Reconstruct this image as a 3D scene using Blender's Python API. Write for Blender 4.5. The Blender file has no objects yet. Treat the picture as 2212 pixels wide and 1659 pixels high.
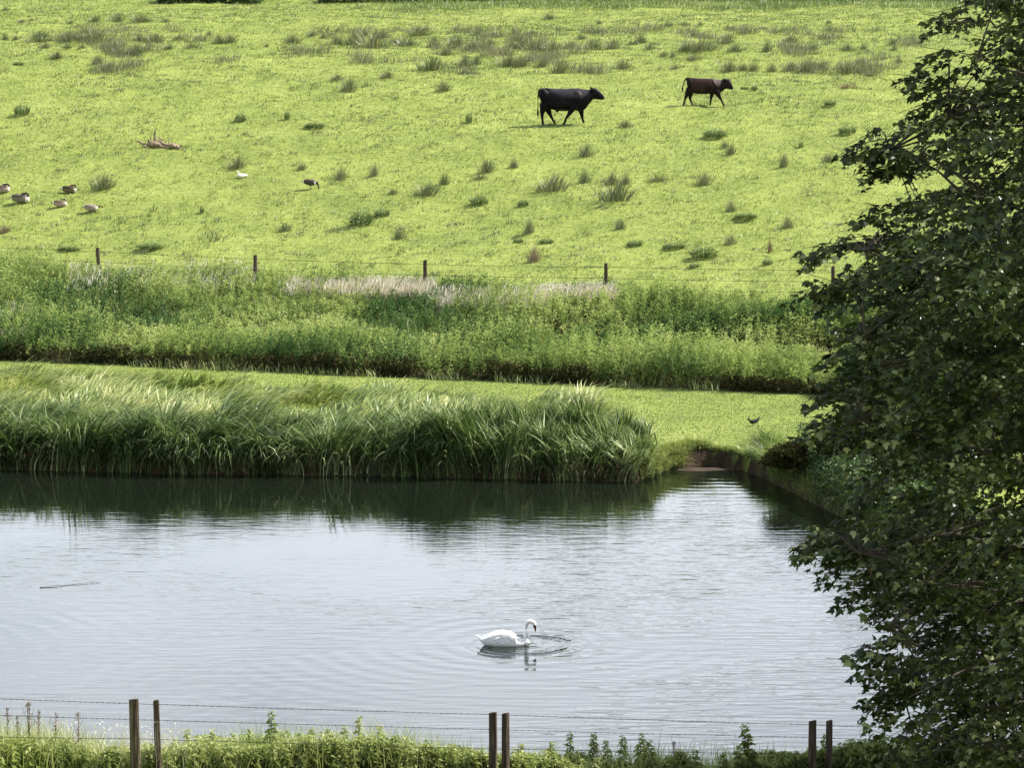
import bpy, bmesh, math
import numpy as np
from mathutils import Vector

# ------------------------------------------------------------------ camera, sky, sun, exposure
C = bpy.context.scene
COL = C.collection
FPX, CX, CY = 7700.0, 1106.0, 829.5            # focal length and centre in a 2212 px wide picture
PITCH = math.radians(7.227)
CAMZ = 14.0
cam = bpy.data.cameras.new('camera'); camo = bpy.data.objects.new('camera', cam); COL.objects.link(camo)
camo.location = (0, 0, CAMZ); camo.rotation_euler = (math.pi/2-PITCH, 0, 0)
cam.sensor_width = 36; cam.lens = FPX/2212*36; cam.clip_start = 0.5; cam.clip_end = 3000
C.camera = camo

SUN_EL, SUN_AZ = math.radians(48), math.radians(16)      # azimuth from +X towards +Y: right and behind the scene
sdir = Vector((math.cos(SUN_EL)*math.cos(SUN_AZ), math.cos(SUN_EL)*math.sin(SUN_AZ), math.sin(SUN_EL)))
W = bpy.data.worlds.new('World'); C.world = W; W.use_nodes = True
wn, wl = W.node_tree.nodes, W.node_tree.links
wn.clear()
wo = wn.new('ShaderNodeOutputWorld'); bg = wn.new('ShaderNodeBackground')
sky = wn.new('ShaderNodeTexSky'); sky.sky_type = 'NISHITA'; sky.sun_disc = False
sky.sun_elevation = SUN_EL; sky.sun_rotation = math.atan2(sdir.x, sdir.y)
sky.air_density = 1.0; sky.dust_density = 1.5
tc = wn.new('ShaderNodeTexCoord'); mp = wn.new('ShaderNodeMapping'); mp.inputs['Scale'].default_value = (4.5, 4.5, 16.0)
nz = wn.new('ShaderNodeTexNoise'); nz.inputs['Scale'].default_value = 1.0; nz.inputs['Detail'].default_value = 5
nz.inputs['Roughness'].default_value = 0.55
cr = wn.new('ShaderNodeValToRGB'); cr.color_ramp.elements[0].position = 0.30; cr.color_ramp.elements[1].position = 0.62
cr.color_ramp.elements[0].color = (0.42, 0.42, 0.42, 1)
mx = wn.new('ShaderNodeMix'); mx.data_type = 'RGBA'
mx.inputs['B'].default_value = (12.6, 13.4, 14.6, 1)
wl.new(tc.outputs['Generated'], mp.inputs[0]); wl.new(mp.outputs[0], nz.inputs['Vector']); wl.new(nz.outputs['Fac'], cr.inputs[0])
sepw = wn.new('ShaderNodeSeparateXYZ'); wl.new(tc.outputs['Generated'], sepw.inputs[0])
el = wn.new('ShaderNodeMapRange'); el.inputs[1].default_value = .24; el.inputs[2].default_value = .60; el.inputs[3].default_value = 1.0; el.inputs[4].default_value = .22
wl.new(sepw.outputs['Z'], el.inputs[0])
mul = wn.new('ShaderNodeMath'); mul.operation = 'MULTIPLY'; wl.new(cr.outputs[0], mul.inputs[0]); wl.new(el.outputs[0], mul.inputs[1])
wl.new(mul.outputs[0], mx.inputs['Factor']); wl.new(sky.outputs[0], mx.inputs['A']); wl.new(mx.outputs['Result'], bg.inputs[0])
bg.inputs[1].default_value = 0.075
wl.new(bg.outputs[0], wo.inputs[0])
sl = bpy.data.lights.new('sun', 'SUN'); so = bpy.data.objects.new('sun', sl); COL.objects.link(so)
sl.energy = 4.6; sl.angle = math.radians(0.53); sl.color = (1.0, 0.95, 0.87)
so.rotation_euler = sdir.to_track_quat('Z', 'Y').to_euler()
C.view_settings.view_transform = 'Standard'; C.view_settings.look = 'None'
C.view_settings.exposure = 1.15; C.view_settings.gamma = 1.0
try:
    C.cycles.max_bounces = 6; C.cycles.transmission_bounces = 4; C.cycles.diffuse_bounces = 3; C.cycles.glossy_bounces = 3
except Exception: pass

# ------------------------------------------------------------------ noise and terrain
def rng(s): return np.random.default_rng(s)
def _hash(ix, iy, seed):
    h = (ix.astype(np.int64)*374761393 + iy.astype(np.int64)*668265263 + seed*974634777) & 0x7fffffff
    h = ((h ^ (h >> 13))*1274126177) & 0x7fffffff
    return ((h ^ (h >> 16)) & 0xffff)/65535.0
def vnoise(x, y, seed=0):
    x = np.asarray(x, float); y = np.asarray(y, float)
    ix = np.floor(x); iy = np.floor(y); fx = x-ix; fy = y-iy
    fx = fx*fx*(3-2*fx); fy = fy*fy*(3-2*fy)
    a = _hash(ix, iy, seed); b = _hash(ix+1, iy, seed); c = _hash(ix, iy+1, seed); d = _hash(ix+1, iy+1, seed)
    return (a*(1-fx)+b*fx)*(1-fy)+(c*(1-fx)+d*fx)*fy
def fnoise(x, y, seed=0, octs=3):
    s = 0; a = 1; t = 0
    for o in range(octs):
        s = s+a*vnoise(np.asarray(x)*2**o, np.asarray(y)*2**o, seed+o*17); t += a; a *= .5
    return s/t
def smooth(t): t = np.clip(t, 0, 1); return t*t*(3-2*t)

WX = np.array([-600, -20, 3.2, 3.6, 3.95, 4.4, 5.2, 5.9, 6.35, 6.85, 7.5, 8.1, 8.8, 9.8, 12, 15, 18, 600])
WY = np.array([93.2, 93.2, 90.4, 91.2, 92.2, 92.9, 93.15, 92.6, 91.4, 89.4, 86.6, 83.8, 80.5, 77, 71, 62, 58.6, 58.6])
def wline(x): return np.interp(x, WX, WY) + .25*(vnoise(np.asarray(x)*.8, 0, 3)-.5)+.30*(vnoise(np.asarray(x)*3.1, 0, 4)-.5)*(np.asarray(x) > 3.6)
def hline(x): return 104.7-.34*np.clip(x, -26, 26)
def fline(x): return 115.5-.49*np.clip(x, -26, 26)
NEAR = 58.5
KY = [126, 137, 147, 159, 174, 188]
KZ = [3.75, 6.0, 7.5, 8.8, 9.8, 10.45]
KS = [-.35, -.25, -.15, -.10, -.05, 0]
def ground(x, y, bumps=True):
    x = np.asarray(x, float); y = np.asarray(y, float); x, y = np.broadcast_arrays(x, y)
    xc = np.clip(x, -26, 26)
    w = wline(x); hl = np.maximum(hline(x), w+2); fl = fline(x)
    keys = [(w-.45, -.6), (w, .0), (w+.12+np.where((x > 4.7) & (x < 6.6), .06, .50)*vnoise(x*1.4, y*.0, 19), .36), (w+1.3, .5), (hl, .78), (hl+4.5, 1.0), (hl+6.0, .95), (fl-1.5, 1.85), (fl, 2.05)]
    for a, b, s in zip(KY, KZ, KS): keys.append((a+s*xc, b))
    keys.append((np.full_like(x, 205.0), 10.7)); keys.append((np.full_like(x, 700.0), 11.0))
    z = np.full_like(x, -1.0)
    for (a, za), (b, zb) in zip(keys[:-1], keys[1:]):
        t = np.clip((y-a)/(b-a), 0, 1)
        z = np.where(y >= a, za+(zb-za)*t, z)
    nb = .21*(NEAR-y)
    z = np.where(y < NEAR+3, np.maximum(np.minimum(nb, 12.2), -1.0), z)
    if bumps:
        far = smooth((y-fl)/3)
        z = z+far*(.22*(fnoise(x*.16, y*.16, 5)-.5)*1.2+.10*(fnoise(x*.8, y*.9, 9)-.5)+.10*np.maximum(vnoise(x*1.9, y*2.4, 31)-.62, 0)*2.2+.16*np.maximum(vnoise(x*1.1, y*2.1, 33)-.66, 0)*1.8)
        land = smooth((y-w-.5)/1.5)*(1-far)
        z = z+land*.06*(fnoise(x*.9, y*.9, 12)-.5)
        z = z+np.where(y < NEAR, .12*(fnoise(x*.7, y*.7, 14)-.5)*smooth((NEAR-y)/2), 0)
    return z
def G(x, y): return float(ground(np.array([float(x)]), np.array([float(y)]))[0])

cp, sp = math.cos(PITCH), math.sin(PITCH)
def ray(px, py):
    a = (px-CX)/FPX; b = (CY-py)/FPX
    d = Vector((a, cp+b*sp, -sp+b*cp)); return d/d.y
def at(px, py, Y): d = ray(px, py); return Vector((d.x*Y, Y, CAMZ+d.z*Y))
def hit(px, py, y0=93.6, y1=200):
    d = ray(px, py); Y = np.arange(y0, y1, .02)
    z = CAMZ+d.z*Y; g = ground(d.x*Y, Y)
    k = np.nonzero(z <= g)[0]
    Y = Y[k[0]] if len(k) else y1
    return Vector((d.x*Y, Y, G(d.x*Y, Y)))

# ------------------------------------------------------------------ mesh helpers
def tag(o, label=None, cat=None, group=None, kind=None):
    if label: o['label'] = label
    if cat: o['category'] = cat
    if group: o['group'] = group
    if kind: o['kind'] = kind
    return o
def empty(name, loc, rz=0):
    o = bpy.data.objects.new(name, None); COL.objects.link(o); o.location = loc; o.rotation_euler = (0, 0, rz); o.empty_display_size = .1
    return o
def link(name, me, parent=None):
    o = bpy.data.objects.new(name, me); COL.objects.link(o)
    if parent: o.parent = parent
    return o
def mk(name, V, F, mat=None, smoothf=False, tint=None, col=None):
    """V (n,3); F list of (m,k) index arrays"""
    V = np.asarray(V, np.float32)
    me = bpy.data.meshes.new(name)
    F = [np.asarray(f, np.int32) for f in F if len(f)]
    nl = sum(f.size for f in F); nf = sum(len(f) for f in F)
    me.vertices.add(len(V)); me.vertices.foreach_set('co', V.ravel())
    me.loops.add(nl); me.polygons.add(nf)
    me.loops.foreach_set('vertex_index', np.concatenate([f.ravel() for f in F]))
    tot = np.concatenate([np.full(len(f), f.shape[1], np.int32) for f in F])
    st = np.concatenate([[0], np.cumsum(tot)[:-1]]).astype(np.int32)
    me.polygons.foreach_set('loop_start', st)
    try: me.polygons.foreach_set('loop_total', tot)
    except Exception: pass
    me.polygons.foreach_set('use_smooth', np.full(nf, smoothf))
    me.update(calc_edges=True); me.validate()
    if tint is not None:
        a = me.attributes.new('tint', 'FLOAT', 'POINT'); a.data.foreach_set('value', np.asarray(tint, np.float32))
    if mat: me.materials.append(mat)
    return me
class Geo:
    def __init__(s): s.V = []; s.F = {}; s.T = []; s.n = 0
    def add(s, V, F, tint=0.5):
        V = np.asarray(V, float)
        for f in F:
            f = np.asarray(f)
            if len(f): s.F.setdefault(f.shape[1], []).append(f+s.n)
        s.V.append(V); s.T.append(np.full(len(V), tint) if np.isscalar(tint) else np.asarray(tint)); s.n += len(V)
    def mesh(s, name, mat=None, smoothf=False):
        return mk(name, np.concatenate(s.V), [np.concatenate(v) for v in s.F.values()], mat, smoothf, np.concatenate(s.T))
def nrm(a): return a/np.maximum(np.linalg.norm(a, axis=-1, keepdims=True), 1e-9)
def tube(P, R, n=8, cap=True):
    P = np.asarray(P, float); R = np.broadcast_to(np.asarray(R, float), (len(P),)); m = len(P)
    T = nrm(np.gradient(P, axis=0)); up = np.array([0, 0, 1.]) if abs(T[0][2]) < .9 else np.array([0, 1., 0])
    S = nrm(np.cross(T, up)); B = np.cross(S, T)
    a = np.linspace(0, 2*math.pi, n, endpoint=False)
    V = P[:, None]+R[:, None, None]*(np.cos(a)[None, :, None]*S[:, None]+np.sin(a)[None, :, None]*B[:, None])
    V = V.reshape(-1, 3); i = np.arange(m-1)[:, None]*n; j = np.arange(n)[None]
    q = np.stack([i+j, i+(j+1) % n, i+n+(j+1) % n, i+n+j], -1).reshape(-1, 4)
    F = [q]
    if cap:
        F.append(np.arange(n)[None]); F.append((m-1)*n+np.arange(n)[::-1][None])
    return V, F
def loft(S, n=20, y0=0.0, pw=2.2):
    """sections (x, ztop, zbot, halfwidth)"""
    a = np.linspace(0, 2*math.pi, n, endpoint=False); V = []
    for s in S:
        x, zt, zb, hw = s; c = np.cos(a); d = np.sin(a)
        V.append(np.stack([np.full(n, x), y0+hw*np.sign(c)*abs(c)**(2/pw), (zt+zb)/2+(zt-zb)/2*np.sign(d)*abs(d)**(2/pw)], -1))
    V = np.concatenate(V); m = len(S); i = np.arange(m-1)[:, None]*n; j = np.arange(n)[None]
    q = np.stack([i+j, i+(j+1) % n, i+n+(j+1) % n, i+n+j], -1).reshape(-1, 4)
    return V, [q, np.arange(n)[::-1][None], (m-1)*n+np.arange(n)[None]]
def ellip(c, r, n=14, rot=0.0):
    """ellipsoid, rot = pitch in xz plane"""
    u = np.linspace(-math.pi/2, math.pi/2, n)[1:-1]; a = np.linspace(0, 2*math.pi, n, endpoint=False)
    X = np.sin(u)[:, None]+0*a[None]; Y = np.cos(u)[:, None]*np.cos(a); Z = np.cos(u)[:, None]*np.sin(a)
    V = np.stack([X*r[0], Y*r[1], Z*r[2]], -1).reshape(-1, 3)
    ct, st_ = math.cos(rot), math.sin(rot)
    V = np.stack([V[:, 0]*ct-V[:, 2]*st_, V[:, 1], V[:, 0]*st_+V[:, 2]*ct], -1)+np.asarray(c)
    m = len(u); i = np.arange(m-1)[:, None]*n; j = np.arange(n)[None]
    q = np.stack([i+j, i+(j+1) % n, i+n+(j+1) % n, i+n+j], -1).reshape(-1, 4)
    return V, [q, np.arange(n)[::-1][None], (m-1)*n+np.arange(n)[None]]

def blades(P, L, W_, az, th0, th1, K=5, tint=None, flat=0.0, pw=1.0, r=None):
    """curved grass blades: P base (N,3), th0->th1 angle from the vertical from base to tip, az lean direction"""
    N = len(P); t = np.linspace(0, 1, K+1)
    th = th0[:, None]+(th1-th0)[:, None]*t[None]**pw
    dl = L[:, None]/K
    hx = np.concatenate([np.zeros((N, 1)), np.cumsum(np.sin((th[:, 1:]+th[:, :-1])/2)*dl, 1)], 1)
    hz = np.concatenate([np.zeros((N, 1)), np.cumsum(np.cos((th[:, 1:]+th[:, :-1])/2)*dl, 1)], 1)
    d = np.stack([np.cos(az), np.sin(az)], -1)
    X = P[:, None, 0]+hx*d[:, None, 0]; Y = P[:, None, 1]+hx*d[:, None, 1]; Z = P[:, None, 2]+hz
    sa = az+math.pi/2+(r.uniform(-.9, .9, N) if r is not None else 0)
    s = np.stack([np.cos(sa), np.sin(sa)], -1)
    wd = W_[:, None]*.5*np.minimum(1.0, (1.02-t[None])*2.2)
    c = np.stack([X, Y, Z], -1); o = np.stack([wd*s[:, None, 0], wd*s[:, None, 1], 0*wd], -1)
    V = np.stack([c-o, c+o], 2).reshape(-1, 3)
    b = (np.arange(N)*(K+1)*2)[:, None]+(np.arange(K)*2)[None]
    F = np.stack([b, b+1, b+3, b+2], -1).reshape(-1, 4)
    tt = np.repeat(tint if tint is not None else np.full(N, .5), (K+1)*2)
    return V, [F], tt
def leaves(P, D, L, W_, tint, r, droop=.25, fold=.25):
    """simple pointed leaves"""
    N = len(P); D = nrm(D); up = np.array([0, 0, 1.])+r.normal(0, .35, (N, 3)); S = nrm(np.cross(D, up)); U = np.cross(S, D)
    L = L[:, None]; w = W_[:, None]
    a = P; m = P+D*L*.42; tip = P+D*L-np.array([0, 0, 1.])*L*droop
    V = np.stack([a, m+S*w/2+U*w*fold, tip, m-S*w/2+U*w*fold], 1).reshape(-1, 3)
    F = (np.arange(N)*4)[:, None]+np.arange(4)[None]
    return V, [F], np.repeat(tint, 4)
LOB = np.array([(0, 0), (.14, .05), (.40, -.06), (.34, .15), (.56, .30), (.50, .40), (.30, .42), (.26, .52), (.14, .78), (0, 1.0)])
LOB = np.concatenate([LOB, (LOB[1:-1]*[-1, 1])[::-1]])
def lobed(P, D, U, L, tint):
    """five-lobed leaves: P base, D towards the tip, U face normal"""
    N = len(P); D = nrm(D); S = nrm(np.cross(D, U)); U = np.cross(S, D)
    l = np.concatenate([LOB, [[0, .33]]]); k = len(l)
    zz = -.35*np.abs(l[:, 0])-.22*l[:, 1]**2+.12
    V = P[:, None]+L[:, None, None]*(S[:, None]*l[None, :, 0, None]+D[:, None]*l[None, :, 1, None]+U[:, None]*zz[None, :, None])
    n = k-1; i = np.arange(n); f = np.stack([i, (i+1) % n, np.full(n, n)], -1)
    F = ((np.arange(N)*k)[:, None, None]+f[None]).reshape(-1, 3)
    return V.reshape(-1, 3), [F], np.repeat(tint, k)

# ------------------------------------------------------------------ materials
def M(name):
    m = bpy.data.materials.new(name); m.use_nodes = True; m.node_tree.nodes.clear()
    return m, m.node_tree.nodes, m.node_tree.links
def ramp(n, cols):
    r = n.new('ShaderNodeValToRGB'); e = r.color_ramp.elements
    while len(e) < len(cols): e.new(0.5)
    for k, c in enumerate(cols):
        e[k].position = k/(len(cols)-1) if len(c) == 3 else c[3]; e[k].color = (c[0], c[1], c[2], 1)
    return r
def foliage(name, cols, trans=.35, nscale=.5, nmix=.3, gloss=.04, rough=.45):
    m, n, l = M(name)
    a = n.new('ShaderNodeAttribute'); a.attribute_name = 'tint'
    g = n.new('ShaderNodeNewGeometry'); ns = n.new('ShaderNodeTexNoise'); ns.inputs['Scale'].default_value = nscale; ns.inputs['Detail'].default_value = 3
    l.new(g.outputs['Position'], ns.inputs['Vector'])
    mr = n.new('ShaderNodeMapRange'); mr.inputs[1].default_value = .32; mr.inputs[2].default_value = .68
    l.new(ns.outputs['Fac'], mr.inputs[0])
    mm = n.new('ShaderNodeMix'); mm.inputs['Factor'].default_value = nmix
    l.new(a.outputs['Fac'], mm.inputs['A']); l.new(mr.outputs[0], mm.inputs['B'])
    r = ramp(n, cols); l.new(mm.outputs['Result'], r.inputs[0])
    d = n.new('ShaderNodeBsdfDiffuse'); t = n.new('ShaderNodeBsdfTranslucent'); gl = n.new('ShaderNodeBsdfGlossy'); gl.inputs['Roughness'].default_value = rough
    l.new(r.outputs[0], d.inputs[0])
    hs = n.new('ShaderNodeHueSaturation'); hs.inputs['Value'].default_value = 1.25; hs.inputs['Saturation'].default_value = 1.08
    l.new(r.outputs[0], hs.inputs['Color']); l.new(hs.outputs[0], t.inputs[0])
    m1 = n.new('ShaderNodeMixShader'); m1.inputs[0].default_value = trans; l.new(d.outputs[0], m1.inputs[1]); l.new(t.outputs[0], m1.inputs[2])
    m2 = n.new('ShaderNodeMixShader'); m2.inputs[0].default_value = gloss; l.new(m1.outputs[0], m2.inputs[1]); l.new(gl.outputs[0], m2.inputs[2])
    o = n.new('ShaderNodeOutputMaterial'); l.new(m2.outputs[0], o.inputs[0])
    return m
def surf(name, cols, nscale=4, rough=.85, bump=.3, bscale=30, stretch=(1, 1, 1), spec=.3, attr=None):
    m, n, l = M(name)
    tcn = n.new('ShaderNodeTexCoord'); mpn = n.new('ShaderNodeMapping'); mpn.inputs['Scale'].default_value = stretch
    l.new(tcn.outputs['Object'], mpn.inputs[0])
    ns = n.new('ShaderNodeTexNoise'); ns.inputs['Scale'].default_value = nscale; ns.inputs['Detail'].default_value = 6; l.new(mpn.outputs[0], ns.inputs['Vector'])
    mr = n.new('ShaderNodeMapRange'); mr.inputs[1].default_value = .3; mr.inputs[2].default_value = .7; l.new(ns.outputs['Fac'], mr.inputs[0])
    r = ramp(n, cols); l.new(mr.outputs[0], r.inputs[0])
    b = n.new('ShaderNodeBsdfPrincipled'); b.inputs['Roughness'].default_value = rough; b.inputs['Specular IOR Level'].default_value = spec
    if attr:
        at_ = n.new('ShaderNodeAttribute'); at_.attribute_name = attr
        mxx = n.new('ShaderNodeMix'); mxx.data_type = 'RGBA'; mxx.blend_type = 'MULTIPLY'; mxx.inputs['Factor'].default_value = 1
        l.new(at_.outputs['Color'], mxx.inputs['A']); l.new(r.outputs[0], mxx.inputs['B']); l.new(mxx.outputs['Result'], b.inputs['Base Color'])
    else: l.new(r.outputs[0], b.inputs['Base Color'])
    n2 = n.new('ShaderNodeTexNoise'); n2.inputs['Scale'].default_value = bscale; n2.inputs['Detail'].default_value = 4; l.new(mpn.outputs[0], n2.inputs['Vector'])
    bm = n.new('ShaderNodeBump'); bm.inputs['Strength'].default_value = bump; bm.inputs['Distance'].default_value = .02
    l.new(n2.outputs['Fac'], bm.inputs['Height']); l.new(bm.outputs[0], b.inputs['Normal'])
    o = n.new('ShaderNodeOutputMaterial'); l.new(b.outputs[0], o.inputs[0])
    return m

m_pasture = foliage('pasture_grass', [(.095, .125, .034), (.168, .214, .052), (.236, .281, .070), (.35, .365, .125)], trans=.32, nscale=.16, nmix=.52)
m_lawn = foliage('mown_grass', [(.06, .105, .02), (.115, .175, .032), (.18, .24, .052)], trans=.35, nscale=.5, nmix=.3)
m_hay = foliage('meadow_grass', [(.05, .09, .022), (.15, .21, .05), (.34, .38, .12), (.62, .60, .32)], trans=.3, nscale=.35, nmix=.35, gloss=.05)
m_reed = foliage('reed_blades', [(.018, .034, .009), (.060, .100, .026), (.20, .27, .085), (.56, .60, .34)], trans=.28, nscale=.6, nmix=.10, gloss=.03, rough=.5)
m_weed = foliage('tall_weeds', [(.04, .07, .024), (.145, .205, .060), (.32, .39, .12), (.52, .54, .24)], trans=.30, nscale=.35, nmix=.4, gloss=.0)
m_weedblue = foliage('dark_weeds', [(.022, .045, .018), (.065, .125, .04), (.17, .25, .09)], trans=.3, nscale=.4, nmix=.3, gloss=.0)
m_seed = foliage('seed_heads', [(.40, .38, .24), (.66, .60, .45), (.82, .78, .68)], trans=.3, nscale=1.5, nmix=.3)
m_rush = foliage('rush_stems', [(.05, .065, .028), (.115, .14, .058), (.20, .205, .10), (.30, .27, .16)], trans=.28, nscale=.2, nmix=.25)
m_clump = foliage('dark_clump', [(.055, .095, .03), (.105, .15, .05), (.18, .23, .08)], trans=.3, nscale=.4, nmix=.2)
m_brown = foliage('withered_stems', [(.12, .09, .05), (.22, .16, .10), (.32, .25, .15)], trans=.15, nscale=.4, nmix=.2)
m_nettle = foliage('nettle_leaves', [(.03, .045, .018), (.11, .145, .045), (.27, .32, .10), (.52, .53, .28)], trans=.30, nscale=.6, nmix=.35, gloss=.01)
m_syc = foliage('maple_leaves', [(.012, .017, .005), (.028, .040, .010), (.080, .105, .026), (.50, .52, .26)], trans=.40, nscale=.6, nmix=.2, gloss=.022, rough=.28)
m_bush = foliage('bush_leaves', [(.03, .06, .015), (.05, .09, .02), (.09, .14, .035)], trans=.3, nscale=.6, nmix=.3)
m_bark = surf('bark', [(.02, .016, .011), (.05, .04, .028)], nscale=6, bscale=25, bump=.8, stretch=(1, 1, .25))
m_wood = surf('weathered_post', [(.022, .017, .010), (.07, .052, .032), (.15, .125, .08)], nscale=9, bscale=40, bump=.9, stretch=(3, 3, .25))
m_wire = surf('wire', [(.025, .022, .02), (.06, .05, .04)], rough=.9, bump=0, spec=.05)
m_mud = surf('mud', [(.030, .022, .012), (.062, .045, .028)], nscale=3, rough=.8, bump=.4, bscale=12, spec=.2)
m_stick = surf('dead_wood', [(.14, .10, .06), (.34, .26, .18)], nscale=5, bscale=30, bump=.7)
m_coat = surf('cow_coat', [(.75, .75, .75), (1.15, 1.12, 1.1)], nscale=3, rough=.45, bump=.3, bscale=11, spec=.07, attr='col')
m_feather = surf('feathers', [(.82, .82, .82), (1.0, 1.0, 1.0)], nscale=18, rough=.8, bump=.35, bscale=45, spec=.2, attr='col')

def ground_material():
    m, n, l = M('ground')
    g = n.new('ShaderNodeNewGeometry'); a = n.new('ShaderNodeAttribute'); a.attribute_name = 'soil_and_shade'
    n1 = n.new('ShaderNodeTexNoise'); n1.inputs['Scale'].default_value = .35; n1.inputs['Detail'].default_value = 8; n1.inputs['Roughness'].default_value = .65
    l.new(g.outputs['Position'], n1.inputs['Vector'])
    mr = n.new('ShaderNodeMapRange'); mr.inputs[1].default_value = .32; mr.inputs[2].default_value = .68; l.new(n1.outputs['Fac'], mr.inputs[0])
    r = ramp(n, [(.10, .135, .034), (.175, .215, .050), (.25, .285, .078)]); l.new(mr.outputs[0], r.inputs[0])
    mp_ = n.new('ShaderNodeMapping'); mp_.inputs['Scale'].default_value = (2.2, 5, 5); l.new(g.outputs['Position'], mp_.inputs[0])
    n2 = n.new('ShaderNodeTexNoise'); n2.inputs['Scale'].default_value = 1.2; n2.inputs['Detail'].default_value = 6; l.new(mp_.outputs[0], n2.inputs['Vector'])
    r2 = ramp(n, [(.08, .11, .03), (.21, .25, .058), (.31, .335, .10)]); l.new(n2.outputs['Fac'], r2.inputs[0])
    mx1 = n.new('ShaderNodeMix'); mx1.data_type = 'RGBA'; mx1.inputs['Factor'].default_value = .45
    l.new(r.outputs[0], mx1.inputs['A']); l.new(r2.outputs[0], mx1.inputs['B'])
    n3 = n.new('ShaderNodeTexNoise'); n3.inputs['Scale'].default_value = 5; n3.inputs['Detail'].default_value = 6; l.new(g.outputs['Position'], n3.inputs['Vector'])
    r3 = ramp(n, [(.014, .010, .006), (.04, .029, .017), (.08, .06, .034)]); l.new(n3.outputs['Fac'], r3.inputs[0])
    mx2 = n.new('ShaderNodeMix'); mx2.data_type = 'RGBA'; l.new(a.outputs['Fac'], mx2.inputs['Factor'])
    l.new(mx1.outputs['Result'], mx2.inputs['A']); l.new(r3.outputs[0], mx2.inputs['B'])
    b = n.new('ShaderNodeBsdfPrincipled'); b.inputs['Roughness'].default_value = .95; b.inputs['Specular IOR Level'].default_value = .1
    l.new(mx2.outputs['Result'], b.inputs['Base Color'])
    bm = n.new('ShaderNodeBump'); bm.inputs['Strength'].default_value = 1; bm.inputs['Distance'].default_value = .12
    l.new(n2.outputs['Fac'], bm.inputs['Height']); l.new(bm.outputs[0], b.inputs['Normal'])
    o = n.new('ShaderNodeOutputMaterial'); l.new(b.outputs[0], o.inputs[0])
    return m
SWAN_Y = 14*FPX/(1393+147)
swan_p = at(1094, 1394, SWAN_Y); swan_p = Vector((swan_p.x, swan_p.y*CAMZ/(CAMZ-swan_p.z), 0))
def water_material():
    m, n, l = M('water')
    g = n.new('ShaderNodeNewGeometry')
    def noise(scale, det, sx, sy, rot=0.0, rough=.5):
        mp_ = n.new('ShaderNodeMapping'); mp_.inputs['Scale'].default_value = (sx, sy, 1); mp_.inputs['Rotation'].default_value = (0, 0, rot)
        l.new(g.outputs['Position'], mp_.inputs[0])
        q = n.new('ShaderNodeTexNoise'); q.inputs['Scale'].default_value = scale; q.inputs['Detail'].default_value = det; q.inputs['Roughness'].default_value = rough
        l.new(mp_.outputs[0], q.inputs['Vector']); return q.outputs['Fac']
    def math_(op, a, b=None, c=None):
        q = n.new('ShaderNodeMath'); q.operation = op
        for k, v in enumerate((a, b, c)):
            if v is None: continue
            if isinstance(v, (int, float)): q.inputs[k].default_value = v
            else: l.new(v, q.inputs[k])
        return q.outputs[0]
    def rings(cx, cy, lam, amp, decay, rmax, warp=.15):
        vm = n.new('ShaderNodeVectorMath'); vm.operation = 'DISTANCE'; l.new(g.outputs['Position'], vm.inputs[0]); vm.inputs[1].default_value = (cx, cy, 0)
        d = math_('ADD', vm.outputs['Value'], math_('MULTIPLY', noise(1.0, 2, 1, 1), warp))
        s = math_('SINE', math_('MULTIPLY', d, 2*math.pi/lam))
        e = math_('EXPONENT', math_('MULTIPLY', d, -1/decay))
        return math_('MULTIPLY', math_('MULTIPLY', s, e), amp)
    sep = n.new('ShaderNodeSeparateXYZ'); l.new(g.outputs['Position'], sep.inputs[0])
    patch = n.new('ShaderNodeMapRange'); patch.inputs[1].default_value = .40; patch.inputs[2].default_value = .62
    l.new(noise(.16, 2, 1, .8), patch.inputs[0])
    # livelier water to the right and towards the near bank
    px = n.new('ShaderNodeMapRange'); px.inputs[1].default_value = -3.5; px.inputs[2].default_value = 3; l.new(sep.outputs['X'], px.inputs[0])
    py_ = n.new('ShaderNodeMapRange'); py_.inputs[1].default_value = 90.5; py_.inputs[2].default_value = 83.0; py_.inputs[3].default_value = .12; l.new(sep.outputs['Y'], py_.inputs[0])
    act = math_('MULTIPLY', math_('ADD', math_('MULTIPLY', patch.outputs[0], .42), math_('ADD', math_('MULTIPLY', px.outputs[0], .34), .14)), py_.outputs[0])
    w1 = math_('MULTIPLY', noise(1.0, 3, .9, 3.4, .10, .45), .020)
    w2 = math_('MULTIPLY', noise(1.0, 3, 1.0, 4.8, -.35, .5), .012)
    w3 = math_('MULTIPLY', noise(1.0, 2, 2.6, 7.0, .25), .0045)
    wsum = math_('MULTIPLY', math_('ADD', math_('ADD', w1, w2), w3), act)
    h = math_('ADD', wsum, rings(swan_p.x+.40, swan_p.y-.02, .27, .0055, .65, 2, .16))
    vm = n.new('ShaderNodeVectorMath'); vm.operation = 'DISTANCE'; l.new(g.outputs['Position'], vm.inputs[0]); vm.inputs[1].default_value = (swan_p.x+.38, swan_p.y-.02, 0)
    dr = math_('SUBTRACT', math_('ADD', vm.outputs['Value'], math_('MULTIPLY', noise(1.3, 2, 1, 1), .12)), .92)
    en = math_('EXPONENT', math_('MULTIPLY', math_('MULTIPLY', dr, dr), -14.0))
    h = math_('ADD', h, math_('MULTIPLY', math_('MULTIPLY', math_('SINE', math_('MULTIPLY', dr, 26.0)), en), .0068))
    h = math_('ADD', h, rings(swan_p.x+.50, swan_p.y+.3, .58, .0034, 3.2, 8, .35))
    h = math_('ADD', h, rings(5.4, 92.5, .55, .0040, 3.0, 8, .5))
    h = math_('ADD', h, rings(-14.5, 68.0, .6, .0034, 5.0, 8, .8))
    bm = n.new('ShaderNodeBump'); bm.inputs['Strength'].default_value = 1; bm.inputs['Distance'].default_value = 1
    l.new(h, bm.inputs['Height'])
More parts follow.
